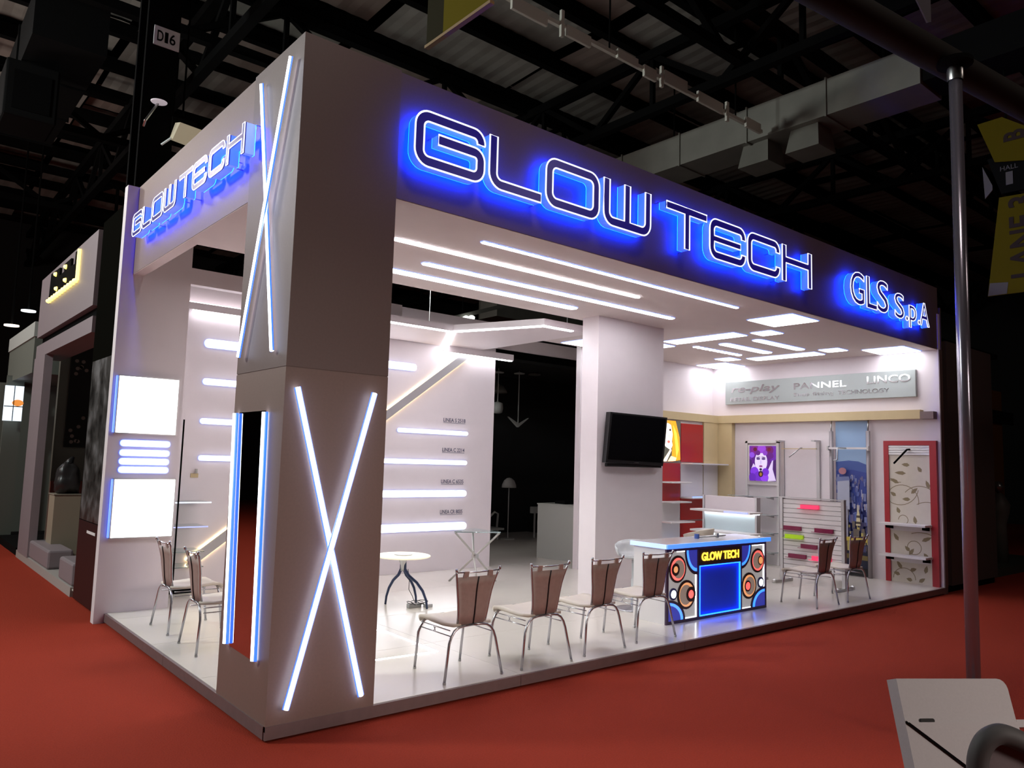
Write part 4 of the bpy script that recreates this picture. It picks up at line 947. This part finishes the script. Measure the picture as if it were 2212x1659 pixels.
t = thing('desk_lamp', 'small bent desk lamp low in the dark beside the white wall', 'lamp', (8.3,8.0,PZ), world=True)
MB().rbox(8.06,8.37,7.9,8.3,0.30,0.34,0.006).build('low_table', gl, t); MB().box(8.10,8.14,8.05,8.11,PZ,0.30).build('leg', gl, t); MB().box(8.30,8.34,8.05,8.11,PZ,0.30).build('leg', gl, t)
MB().tube([(8.33,8.1,0.34),(8.35,8.1,0.62),(8.24,8.08,0.66),(8.14,8.08,0.58)], 0.022, 8).build('arm', gl, t, True)
t = thing('wall_spot', 'tiny pale box lamp above the grey cabinet in the dark', 'lamp', (9.29,8.0,0.7), world=True)
MB().rbox(9.2,9.42,7.95,8.05,0.62,0.76,0.01).build('box', gl, t); MB().tube([(9.3,8.0,PZ),(9.3,8.0,0.62)], 0.02, 8).build('post', gl, t)
# ------------------------------------------------------------------ neighbour stand down the narrow aisle
mv = mat('mauve_grey_laminate', (0.23,0.19,0.205), 0.5, noise=0.05, nscale=8, linear=True)
t = thing('neighbour_stand', 'neighbouring stand with mauve fascia down the side aisle', 'stand', (0.2,7.8,0), world=True)
MB().box(0.0,4.5,5.72,9.9,0.0,0.11).build('platform', mat('neighbour_platform', (0.36,0.33,0.31), 0.5, linear=True), t)
MB().box(0.0,0.35,5.80,9.74,3.48,4.43).build('fascia', mv, t)
MB().box(0.08,0.35,5.80,9.74,3.341,3.479).build('shadow_gap', M['steel_black'], t)
MB().box(0.0,0.35,5.74,9.70,3.14,3.34).build('lower_band', mv, t)
MB().box(-0.01,0.10,8.80,9.72,0.11,3.139).build('post', mv, t)
MB().box(0.36,4.5,9.73,9.85,0.11,3.9).build('end_wall', mat('grey_green_wall', (0.12,0.125,0.10), 0.6, linear=True), t)
MB().box(0.50,0.86,9.69,9.729,1.75,3.6).build('picture_panel', M['dark'], t)
MB().box(0.90,0.95,9.69,9.729,0.9,2.05).build('lit_slat', mat('pale_lit_slat', (0.35,0.36,0.22), 0.5, linear=True), t)
MB().box(0.36,2.2,9.69,9.728,0.11,1.2).build('red_panel', mat('dull_red_panel', (0.20,0.03,0.02), 0.5, linear=True), t)
gm2 = mat('grape_print', (0.16,0.12,0.10), 0.6, linear=True)
mb = MB(); rr = random.Random(11)
for cx_, cz_ in ((0.66,3.05),(0.66,2.05)):
    for k in range(7): mb.prism([circ(cx_+rr.uniform(-.09,.09), cz_+rr.uniform(-.22,.2), 0.03, 10)], (0,9.689,0), X, Z, F, 0.004)
o = mb.build('grape_picture', gm2, t)
for y0,y1,z in ((5.76,6.55,0.38),(7.35,8.84,0.36)):
    MB().rbox(0.012,0.32,y0,y1,0.111,z,0.03).build('plinth', mv, t)
t = thing('logo_sign', 'black cut-out logo edged with yellow bulbs on the mauve fascia', 'sign', (0,7.8,4.0), world=True)
lg = [(6.82,3.965),(6.82,4.36),(6.98,4.36),(6.98,4.20),(7.25,4.22),(7.25,4.33),(7.72,4.33),(7.72,4.22),(8.05,4.22),(8.05,4.34),(8.75,4.36),(8.80,3.965)]
MB().prism([lg], (-0.03,0,0), Y, Z, X, 0.029).build('black_shape', M['steel_black'], t)
yb_ = glow('yellow_bulb', (1.0,0.72,0.10), 2.6)
bme = MB().lathe([(0.0,-0.035),(0.03,-0.02),(0.036,0.0),(0.03,0.02),(0.0,0.035)], (0,0,0), 10, cap=False).mesh('bulb'); bme.materials.append(yb_)
for k in range(11):
    o = bpy.data.objects.new('bulb', bme); COL.objects.link(o); o.parent = t; o.location = (-0.03, 6.86+k*0.193-7.8, 3.95-4.0)
for y, z in ((7.55,4.26),(8.3,4.28),(7.5,4.06),(8.15,4.04)):
    o = bpy.data.objects.new('bulb', bme); COL.objects.link(o); o.parent = t; o.location = (-0.035, y-7.8, z-4.0)
MB().box(-0.035,-0.001,6.78,6.83,3.95,4.37).build('yellow_edge', yb_, t)
t = thing('pedestal', 'beige pedestal standing in the neighbouring stand', 'pedestal', (0.35,8.35,0.11), world=True)
MB().rbox(0.17,0.52,8.15,8.55,0.111,1.05,0.005).build('body', mat('beige_pedestal', (0.27,0.22,0.16), 0.6, linear=True), t)
MB().rbox(0.16,0.53,8.14,8.56,1.051,1.07,0.004).build('top', mat('beige_pedestal_top', (0.2,0.17,0.13), 0.6, linear=True), t)
t = thing('wrapped_bundle', 'crumpled black plastic bundle on the beige pedestal', 'bundle', (0.35,8.35,1.071))
bm = bmesh.new(); bmesh.ops.create_icosphere(bm, subdivisions=3, radius=0.2)
for v in bm.verts:
    n = v.co.normalized(); k = (abs(n.x)**4 + abs(n.y)**4 + abs(n.z)**4) ** -0.25
    j = 1 + 0.10*math.sin(n.x*13+n.z*9)*math.cos(n.y*17+n.z*5) + 0.06*math.sin(n.z*29+n.x*23)
    v.co = Vector((n.x*k*0.15*j*(1-0.25*n.z), n.y*k*0.16*j*(1-0.2*n.z), max(0.0, 0.22 + n.z*k*0.22*j)))
me = bpy.data.meshes.new('bag'); bm.to_mesh(me); bm.free(); link('bag', me, mat('black_plastic_film', (0.02,0.018,0.018), 0.35, linear=True), t, True)
MB().tube([(0,0,0.42),(0.02,0.0,0.47),(0.06,0.02,0.53)], [0.07,0.05,0.02], 8).build('tied_neck', M['black'], t, True)

# dark wall between the two stands
wrap_m = mat('plastic_wrapped_print', (0.03,0.03,0.03), 0.3, noise=0.5, nscale=3.2, bump=0.7, linear=True)
nt = wrap_m.node_tree; mx = [n for n in nt.nodes if n.type == 'MIX_RGB'][0]; nz = [n for n in nt.nodes if n.type == 'TEX_NOISE'][0]; bs = nt.nodes['Principled BSDF']
cr = nt.nodes.new('ShaderNodeValToRGB'); nt.links.new(nz.outputs['Fac'], cr.inputs[0]); nt.links.new(cr.outputs[0], bs.inputs['Base Color']); nz.inputs['Detail'].default_value = 7
for e, (ps, c) in zip(cr.color_ramp.elements, ((0.36, (0.004,0.0035,0.003,1)), (0.70, (0.17,0.165,0.17,1)))): e.position = ps; e.color = c
e = cr.color_ramp.elements.new(0.52); e.color = (0.05,0.047,0.045,1)

t = thing('partition_panel', 'tall dark partition with plastic-wrapped picture beside the lit stand', 'partition', (0.05,4.9,0), world=True)
MB().box(0.0,0.10,4.18,5.55,0.02,4.45).build('board', mat('dark_olive_board', (0.004,0.0038,0.003), 0.95, spec=0.0, linear=True), t)
MB().box(-0.010,-0.0005,4.18,5.50,0.03,0.92).build('gloss_panel', mat('maroon_gloss', (0.026,0.010,0.010), 0.45, spec=0.2, linear=True), t)
MB().box(-0.010,-0.0005,4.20,5.48,0.93,2.75).build('wrapped_picture', wrap_m, t)
MB().box(-0.014,-0.0105,4.65,5.05,0.80,0.83).build('caption_strip', M['shelfwhite'], t)

# stand farther down the aisle
t = thing('distant_stand', 'distant grey-green stand with a lit picture at the end of the side aisle', 'stand', (0.1,12,0), world=True)
gg = mat('dim_green_grey', (0.12,0.13,0.11), 0.6, linear=True)
MB().box(0.02,3.0,10.1,13.0,2.95,3.55).build('fascia', gg, t); MB().box(0.0,3.0,10.08,13.02,3.551,3.80).build('pale_band', mat('pale_grey_band', (0.36,0.38,0.36), 0.6, linear=True), t)
MB().box(-0.4,3.0,12.9,13.0,0,2.949).build('back_wall', gg, t)
MB().box(-0.06,0.22,12.3,12.36,0.0,3.05).build('post', gg, t)
MB().box(0.02,3.0,10.1,13.0,0.0,0.12).build('platform', M['darkbox'], t)
wlit = glow('lit_window_picture', (0.75,0.88,1.0), 0.95)
t = thing('lit_picture', 'small backlit picture with window bars glowing in the distant stand', 'picture', (0.03,12,2.2), world=True)
MB().box(-0.11,0.18,11.98,12.02,2.20,2.84).build('glowing_sheet', wlit, t)
for x in (0.035,): MB().box(x-0.006,x+0.006,11.965,11.979,2.2,2.84).build('bar', M['darkbox'], t)
MB().box(-0.11,0.18,11.965,11.979,2.455,2.47).build('bar', M['darkbox'], t)
MB().prism([circ(0.10,2.53,0.09,16,0.06)], (0,11.975,0), X, Z, F, 0.004).build('orange_blob', pmat((240,150,70), 0.6), t)
for i, (x, y, z) in enumerate(((0.65,16,4.84),(0.35,16,4.46))):
    t = thing('downlight', ('round bright ceiling lamp, the upper of two over the distant aisle', 'round bright ceiling lamp, the lower of two over the distant aisle')[i], 'lamp', (x,y,z), 0, 'round lamps over the distant aisle')
    MB().lathe([(0.0,0.0),(0.15,0.0),(0.15,0.03),(0.0,0.03)], (0,0,0), 20, cap=False).build('disc', glow('lamp_disc_%d' % i, ((0.85,0.92,1.0),(1.0,0.8,0.65))[i], 2.2), t)
    MB().tube([(0,0,0.03),(0,0,8.8-z)], 0.02, 6).build('stem', M['steel_black'], t)

# ------------------------------------------------------------------ hall steelwork
t = thing('hall_column', 'black steel hall column carrying the D16 bay sign', 'column', (0.3,4.9,0), world=True)
MB().box(0.12,0.48,4.72,4.78,0,9.0).build('flange', M['steel_black'], t); MB().box(0.12,0.48,5.10,5.16,0,9.0).build('flange', M['steel_black'], t)
MB().box(0.27,0.33,4.781,5.099,0,9.0).build('web', M['steel_black'], t)
t = thing('bay_sign', 'pale bay number sign reading D16 on the black hall column', 'sign', (0.33,4.70,6.57), world=True)
MB().box(0.19,0.475,4.70,4.719,6.46,6.69).build('plate', mat('sign_plate_grey', (0.62,0.60,0.62), 0.5, linear=True), t)
for ch, x0, w_ in (('D',0.225,0.068),('1',0.308,0.038),('6',0.362,0.066)):
    mb = MB(); add_text(mb, ch, w_, 0.13, (x0,4.699,6.51), X, Z, F, 0.003, bold=0.01); mb.build('lettering', M['steel_black'], t)
t = thing('disc_reflector', 'white round reflector on an arm at the black column', 'lamp', (0.27,4.6,5.72), world=True)
MB().lathe([(0.0,0.0),(0.085,0.0),(0.09,0.008),(0.0,0.014)], (0.27,4.58,5.72), 20, cap=False).build('disc', mat('white_reflector', (0.62,0.58,0.62), 0.5, emit=(0.8,0.72,0.8), estr=0.25, linear=True), t)
MB().tube([(0.27,4.62,5.725),(0.16,4.66,5.50),(0.16,4.72,5.45)], 0.014, 6).build('arm', M['steel'], t)
t = thing('flood_lamp', 'square cream floodlight housing above the side fascia', 'lamp', (0.62,4.6,5.45), world=True)
MB().hexa([(0.44,4.55,5.33),(0.70,4.55,5.30),(0.70,4.70,5.34),(0.44,4.70,5.37),(0.49,4.48,5.52),(0.75,4.48,5.50),(0.75,4.68,5.56),(0.49,4.68,5.58)]).build('housing', mat('cream_reflector', (0.42,0.38,0.30), 0.35, emit=(0.8,0.68,0.45), estr=0.18, linear=True), t)
MB().box(0.46,0.74,4.70,4.86,5.45,5.66).build('ballast_box', M['darkbox'], t)
MB().tube([(0.44,4.62,5.36),(0.36,4.70,5.28)], 0.014, 6).build('arm', M['steel'], t)
MB().tube([(0.60,4.80,5.66),(0.60,4.80,8.8)], 0.012, 6).build('hanger', M['steel_black'], t)

def duct(name, label, x0, x1, y0, y1, z0, z1, m, step=1.3):
    t = thing(name, label, 'duct', ((x0+x1)/2, y0, z0), world=True)
    n = int(round((y1-y0)/step))
    for k in range(n):
        a = y0 + (y1-y0)*k/n; b = y0 + (y1-y0)*(k+1)/n
        MB().box(x0,x1,a+0.012,b-0.012,z0,z1).build('section', m, t)
        MB().box(x0-0.025,x1+0.025,b-0.012,b+0.012,z0-0.025,z1+0.025).build('flange', m, t)
    return t
t = duct('ventilation_duct', 'large grey rectangular ventilation duct under the dark roof', 8.57, 9.28, -0.45, 9.0, 7.0, 7.56, M['duct'])
for y in (1.05, 1.9): MB().hexa([(8.62,y,6.62),(9.15,y,6.62),(9.15,y+0.55,6.62),(8.62,y+0.55,6.62),(8.70,y+0.05,6.999),(9.10,y+0.05,6.999),(9.10,y+0.5,6.999),(8.70,y+0.5,6.999)]).build('outlet', M['duct'], t)
MB().box(8.60,9.25,-2.0,-0.462,7.03,7.53).build('canvas_joint', M['darkbox'], t)
for y in (0.2, 4.0, 7.5): MB().tube([(8.92,y,7.56),(8.92,y,8.9)], 0.015, 6).build('hanger', M['steel_black'], t)
duct('dark_duct', 'dark square duct high above the side aisle', -0.75, 0.15, 7.0, 11.2, 7.2, 7.9, M['darkbox'], 1.5)
t = thing('plant_box', 'dark boxy air unit hanging above the side aisle', 'machine', (-0.6,7.9,6.6), world=True)
MB().rbox(-0.95,-0.30,7.6,8.4,6.25,7.05,0.03).build('casing', M['darkbox'], t); MB().box(-0.85,-0.40,7.585,7.599,6.35,6.9).build('grille', M['steel_black'], t)
for x in (-0.85,-0.4): MB().tube([(x,8.0,7.05),(x,8.0,7.17)], 0.02, 6).build('hanger', M['steel_black'], t)

duct('rear_duct', 'grey-green duct far behind, seen through the open roof gap', 11.2, 15.5, 11.9, 12.7, 5.75, 6.35, M['duct'], 0.8)
_rd = [o for o in bpy.data.objects if o.name == 'rear_duct'][0]
for x in (11.8,14.6): MB().tube([(x,12.3,6.35),(x,12.3,8.8)], 0.02, 6).build('hanger', M['steel_black'], _rd)
t = thing('cable_tray', 'pale cable tray with junction boxes running below the roof', 'tray', (5.0,1.88,7.0), world=True)
ct_ = mat('pale_cable_tray', (0.5,0.49,0.43), 0.6, linear=True)
MB().bar((1.5,1.88,7.0), (8.4,1.88,7.0), 0.05, 0.05).build('rail', ct_, t)
for x, w, hh, dz in ((3.5,0.55,0.16,-0.06),(4.02,0.05,0.34,0.0),(4.3,0.42,0.14,-0.05),(5.2,0.40,0.12,0.0),(5.65,0.25,0.16,-0.04),(5.9,0.05,0.3,0),(6.2,0.5,0.18,0.03),(7.0,0.6,0.16,0.0),(7.42,0.06,0.3,0.0),(8.1,0.4,0.16,0.0)):
    MB().rbox(x-w/2,x+w/2,1.82,1.86,7.0+dz-hh/2,7.0+dz+hh/2,0.005).build('junction_box', ct_, t)
for x in (2.2,4.9,7.7): MB().tube([(x,1.88,7.02),(x,1.88,8.8)], 0.012, 6).build('hanger', M['steel_black'], t)
t = thing('spot_rail', 'small track of bright spotlights seen through the open roof gap', 'lamp', (7.5,9.0,4.6), world=True)
MB().bar((6.6,9.0,4.45), (9.2,9.0,5.35), 0.09).build('track', M['duct'], t)
MB().tube([(7.9,9.0,4.9),(7.9,9.0,8.8)], 0.012, 6).build('hanger', M['steel_black'], t)
for x, y, z in ((7.28,8.96,4.60),(7.47,8.96,4.69),(7.93,8.9,4.76),(8.08,8.9,4.79)):
    MB().lathe([(0.0,0.0),(0.06,0.0),(0.075,0.10),(0.03,0.13),(0.0,0.13)], (x,y,z), 12, cap=False).build('spot', glow('spot_lens', (0.9,0.95,0.9), 1.8), t)

# hanging banners
yel = mat('yellow_banner', (0.10,0.076,0.004), 0.9, spec=0.1, linear=True); oli = mat('olive_banner', (0.02,0.017,0.008), 0.9, spec=0.1, linear=True); mar = mat('maroon_banner_print', (0.016,0.003,0.003), 0.8, linear=True); bw_ = mat('pale_banner', (0.11,0.10,0.11), 0.8, linear=True)
t = thing('hanging_banner', 'yellow banner hanging over the aisle in front of the stand top', 'banner', (1.165,0.0,5.0), world=True)
MB().box(1.16,1.18,-0.45,0.12,5.0,6.6).build('cloth', yel, t)
MB().box(1.16,1.18,0.1205,0.35,5.0,6.6).build('cloth', oli, t)
MB().box(1.15,1.19,-0.48,0.36,4.975,4.999).build('hem_bar', mat('lit_hem_orange', (0.20,0.11,0.03), 0.6, linear=True), t)  # bottom edge coloured orange to look lit
MB().tube([(1.17,0.3,6.6),(1.17,0.3,8.8)], 0.01, 6).build('cord', M['steel_black'], t); MB().tube([(1.17,-0.4,6.6),(1.17,-0.4,8.8)], 0.01, 6).build('cord', M['steel_black'], t)
t = thing('lane_banner', 'yellow hanging banner lettered LANE 3 beyond the chrome pole', 'banner', (9.0,-1.4,4.0), world=True)
MB().prism([[(-1.20,5.31),(-1.80,5.28),(-1.75,4.03),(-1.03,4.03)]], (9.0,0,0), Y, Z, X, 0.015).build('cloth', yel, t)
MB().prism([[(-1.06,4.20),(-1.27,4.18),(-1.25,4.035),(-1.035,4.035)]], (8.996,0,0), Y, Z, X, 0.003).build('grey_corner', mat('grey_banner_corner', (0.10,0.085,0.08), 0.7, linear=True), t)
mb = MB(); add_text(mb, 'LANE 3', 1.05, 0.30, (8.995,-1.60,4.22), Z, Y, -X, 0.003, bold=0.02); mb.build('lettering', mar, t)
t = thing('hall_banner', 'black hanging sign box lettered HALL 1 between two yellow banners', 'banner', (9.0,-1.4,5.4), world=True)
MB().prism([[(-1.07,5.86),(-1.75,5.95),(-1.75,5.36),(-1.22,5.36)]], (9.02,0,0), Y, Z, X, 0.04).build('box', M['darkbox'], t)
MB().prism([[(-1.01,5.78),(-1.03,5.34),(-1.12,5.44),(-1.12,5.50)]], (9.022,0,0), Y, Z, X, 0.02).build('pale_side', bw_, t)
mb = MB(); add_text(mb, 'HALL', 0.20, 0.06, (9.015,-1.22,5.66), -Y, Z, -X, 0.003); add_text(mb, '1', 0.08, 0.17, (9.015,-1.28,5.46), -Y, Z, -X, 0.003, bold=0.03); mb.build('lettering', bw_, t)
MB().tube([(9.03,-1.3,5.9),(9.03,-1.3,7.02)], 0.012, 6).build('cord', M['steel_black'], t)
t = thing('upper_banner', 'upper yellow banner with a maroon letter above the black HALL 1 box', 'banner', (9.0,-1.4,6.0), world=True)
MB().prism([[(-0.98,6.36),(-1.27,6.37),(-1.80,5.95),(-1.80,5.66),(-1.17,5.79)]], (8.98,0,0), Y, Z, X, 0.015).build('cloth', yel, t)
mb = MB(); add_text(mb, 'B', 0.13, 0.24, (8.975,-1.52,6.02), Z, Y, -X, 0.003, bold=0.03); mb.build('lettering', mar, t)

# pole and overhead pipe
M['pole'] = mat('polished_pole_steel', (0.26,0.24,0.29), 0.22, metal=0.75, linear=True)
t = thing('chrome_pole', 'tall chrome pole rising in front of the stand at the aisle', 'pole', (3.4,-2.7,0))
MB().tube([(0,0,0.02),(0,0,4.46)], 0.040, 20).build('tube', M['pole'], t, True)
MB().lathe([(0.0,0.0),(0.14,0.0),(0.14,0.015),(0.05,0.03),(0.046,0.06)], (0,0,0), 24, cap=False).build('base_plate', M['chrome'], t, True)
MB().lathe([(0.046,4.35),(0.05,4.37),(0.05,4.42),(0.046,4.44)], (0,0,0), 16, cap=False).build('collar', M['steel'], t, True)
t = thing('overhead_pipe', 'dark overhead pipe resting on the chrome pole', 'pipe', (3.4,-2.55,4.57), world=True)
MB().tube([(-3.2,-1.72,4.57),(12.0,-3.70,4.57)], 0.10, 16).build('pipe', mat('dark_brown_pipe', (0.010,0.008,0.006), 0.8, spec=0.2, linear=True), t, True)
MB().lathe([(0.045,0.0),(0.11,0.02),(0.11,0.05),(0.045,0.07)], (3.4,-2.7,4.44), 16, cap=False).build('saddle', M['steel_black'], t)
t = thing('hanging_sheet', 'pale lilac sheet corner hanging above the dark overhead pipe', 'sheet', (3.5,-2.4,5.0), world=True)
MB().prism([[(3.22,5.62),(3.66,5.62),(3.66,4.98),(3.60,4.95),(3.22,5.16)]], (0,-2.46,0), X, Z, Y, 0.01).build('sheet', mat('lilac_sheet', (0.08,0.07,0.085), 0.8, linear=True), t)
MB().tube([(3.5,-2.455,5.62),(3.5,-2.455,8.8)], 0.008, 6).build('cord', M['steel_black'], t)

# ------------------------------------------------------------------ lectern and chair back in the near corner
TL = Vector((0.876,-3.34,1.0)); u = Vector((0.356,-0.241,0)).normalized(); w = Vector((-0.026,-0.038,-0.129)).normalized(); w = (w - u*w.dot(u)).normalized()
nb = u.cross(w).normalized(); nb = nb if nb.y > 0 else -nb
LN = 0.985/abs(w.z); WD = 0.415
t = thing('lectern', 'white tilted lectern panel with a shadowed seam in the near corner', 'lectern', (TL.x,TL.y,0), world=True)
lwm = mat('grey_white_laminate', (0.25,0.233,0.24), 0.6, noise=0.08, nscale=120, linear=True)
MB().prism([rp([(0,0),(WD,0,0.035),(WD,LN),(0,LN)], 4)], TL, u, w, nb, 0.062).build('panel', lwm, t)
MB().prism([[(0.012,0.142),(WD,0.142),(WD,0.455)]], TL, u, w, -nb, 0.006).build('flap', lwm, t)
MB().bar(TL + w*0.140 - nb*0.003 + u*0.002, TL + u*WD + w*0.462 - nb*0.003, 0.006, 0.006).build('seam', M['steel_black'], t)  # black bar draws the edge shadow between flap and panel
MB().prism([pill(0.052,0.014)], TL + u*0.055 + w*0.137, u, w, -nb, 0.005).build('slot', M['dark'], t)
MB().prism([[(WD+0.001,0.135),(WD+0.30,0.135),(WD+0.30,0.160),(WD+0.001,0.160)]], TL, u, w, nb, 0.25).build('side_shelf', lwm, t)
MB().prism([[(-0.03,LN-0.03),(WD+0.03,LN-0.03),(WD+0.03,LN),(-0.03,LN)]], TL - nb*0.05, u, w, nb, 0.25).build('foot', lwm, t)
t = thing('visitor_chair', 'dark grey rounded chair back in front of the white lectern', 'chair', (0.70,-3.86,0), world=True)
ap = [(0.532,-3.714,0.837),(0.526,-3.719,0.916),(0.535,-3.733,0.963),(0.555,-3.753,0.986),(0.58,-3.774,0.987),(0.625,-3.809,0.965),(0.695,-3.862,0.923),(0.763,-3.908,0.846)]
P_ = [Vector(p) for p in ap]
sm_ = []
for i in range(len(P_)-1):
    p0, p1, p2, p3 = P_[max(i-1,0)], P_[i], P_[i+1], P_[min(i+2,len(P_)-1)]
    for k in range(5):
        q = k/5.0; sm_.append(0.5*((2*p1)+(p2-p0)*q+(2*p0-5*p1+4*p2-p3)*q*q+(3*p1-p0-3*p2+p3)*q*q*q))
sm_.append(P_[-1])
fd = mat('dark_grey_fabric_edge', (0.035,0.032,0.032), 0.7, linear=True)
MB().tube([(0.532,-3.714,0.50)] + sm_ + [(0.763,-3.908,0.50)], 0.029, 12).build('back_frame', fd, t, True)
mb = MB(); c = sm_; n = len(c); vs = [tuple(p + Vector((0.012,0.016,0))) for p in c] + [(p.x+0.012, p.y+0.016, 0.52) for p in c]
mb.add(vs + [(x+0.01, y+0.012, z) for x, y, z in vs], [(i, i+1, n+i+1, n+i) for i in range(n-1)] + [(2*n+i+1, 2*n+i, 3*n+i, 3*n+i+1) for i in range(n-1)])
mb.build('back_pad', mat('mauve_grey_fabric', (0.11,0.085,0.09), 0.8, noise=0.1, nscale=90, linear=True), t)
MB().rbox(0.42,0.80,-4.20,-3.80,0.42,0.50,0.03).build('seat', fd, t)
for x, y in ((0.45,-4.16),(0.77,-4.16),(0.45,-3.84),(0.77,-3.84)): MB().tube([(x,y,0.43),(x,y,0.0)], 0.014, 8).build('leg', M['chrome'], t)

# ------------------------------------------------------------------ dark stand beyond the far end
t = thing('dark_stand', 'unlit brown-grey side wall of the stand beyond the far end', 'stand', (11.3,0.2,0), world=True)
MB().box(10.36,12.2,0.0,0.12,0.10,3.72).build('side_wall', mat('unlit_brown_board', (0.075,0.056,0.052), 0.6, noise=0.1, nscale=40, linear=True), t)
MB().box(10.36,12.2,0.05,0.10,0.0,0.099).build('plinth', M['steel_black'], t)
MB().box(10.22,10.34,0.3,0.5,0.0,3.9).build('black_gap', M['steel_black'], t)  # black box fills the dark gap between the two stands
MB().box(10.36,12.9,0.121,4.0,3.72,3.80).build('roof_panel', M['steel_black'], t)
t = thing('orange_stand', 'dim orange walled stand at the far side of the aisle', 'stand', (14,0.3,0), world=True)
MB().box(12.6,16.0,0.25,4.0,0.0,0.14).build('platform', mat('dim_platform', (0.04,0.045,0.035), 0.6, linear=True), t)
MB().box(13.1,13.65,0.9,0.98,0.15,3.4).build('panel', mat('dim_orange_board', (0.10,0.028,0.006), 0.6, linear=True), t)
MB().box(13.66,15.5,0.9,0.98,0.15,3.4).build('panel', mat('dim_amber_board', (0.12,0.045,0.008), 0.6, linear=True), t)
MB().box(13.0,16.0,0.85,0.89,2.75,3.0).build('dark_band', M['darkbox'], t)
t = thing('draped_figure', 'small grey draped object standing in the dim orange stand', 'object', (14.2,0.6,0.14), world=True)
MB().lathe([(0.14,0.0),(0.12,0.7),(0.17,0.9),(0.19,1.05),(0.10,1.22),(0.06,1.26)], (14.2,0.6,0.141), 14).build('cover', mat('dim_grey_cover', (0.10,0.10,0.09), 0.5, linear=True), t, True)
MB().lathe([(0.0,1.26),(0.08,1.30),(0.10,1.38),(0.06,1.46),(0.0,1.48)], (14.2,0.6,0.141), 14, cap=False).build('knob', mat('dim_silver', (0.3,0.3,0.3), 0.3, metal=0.8, linear=True), t, True)
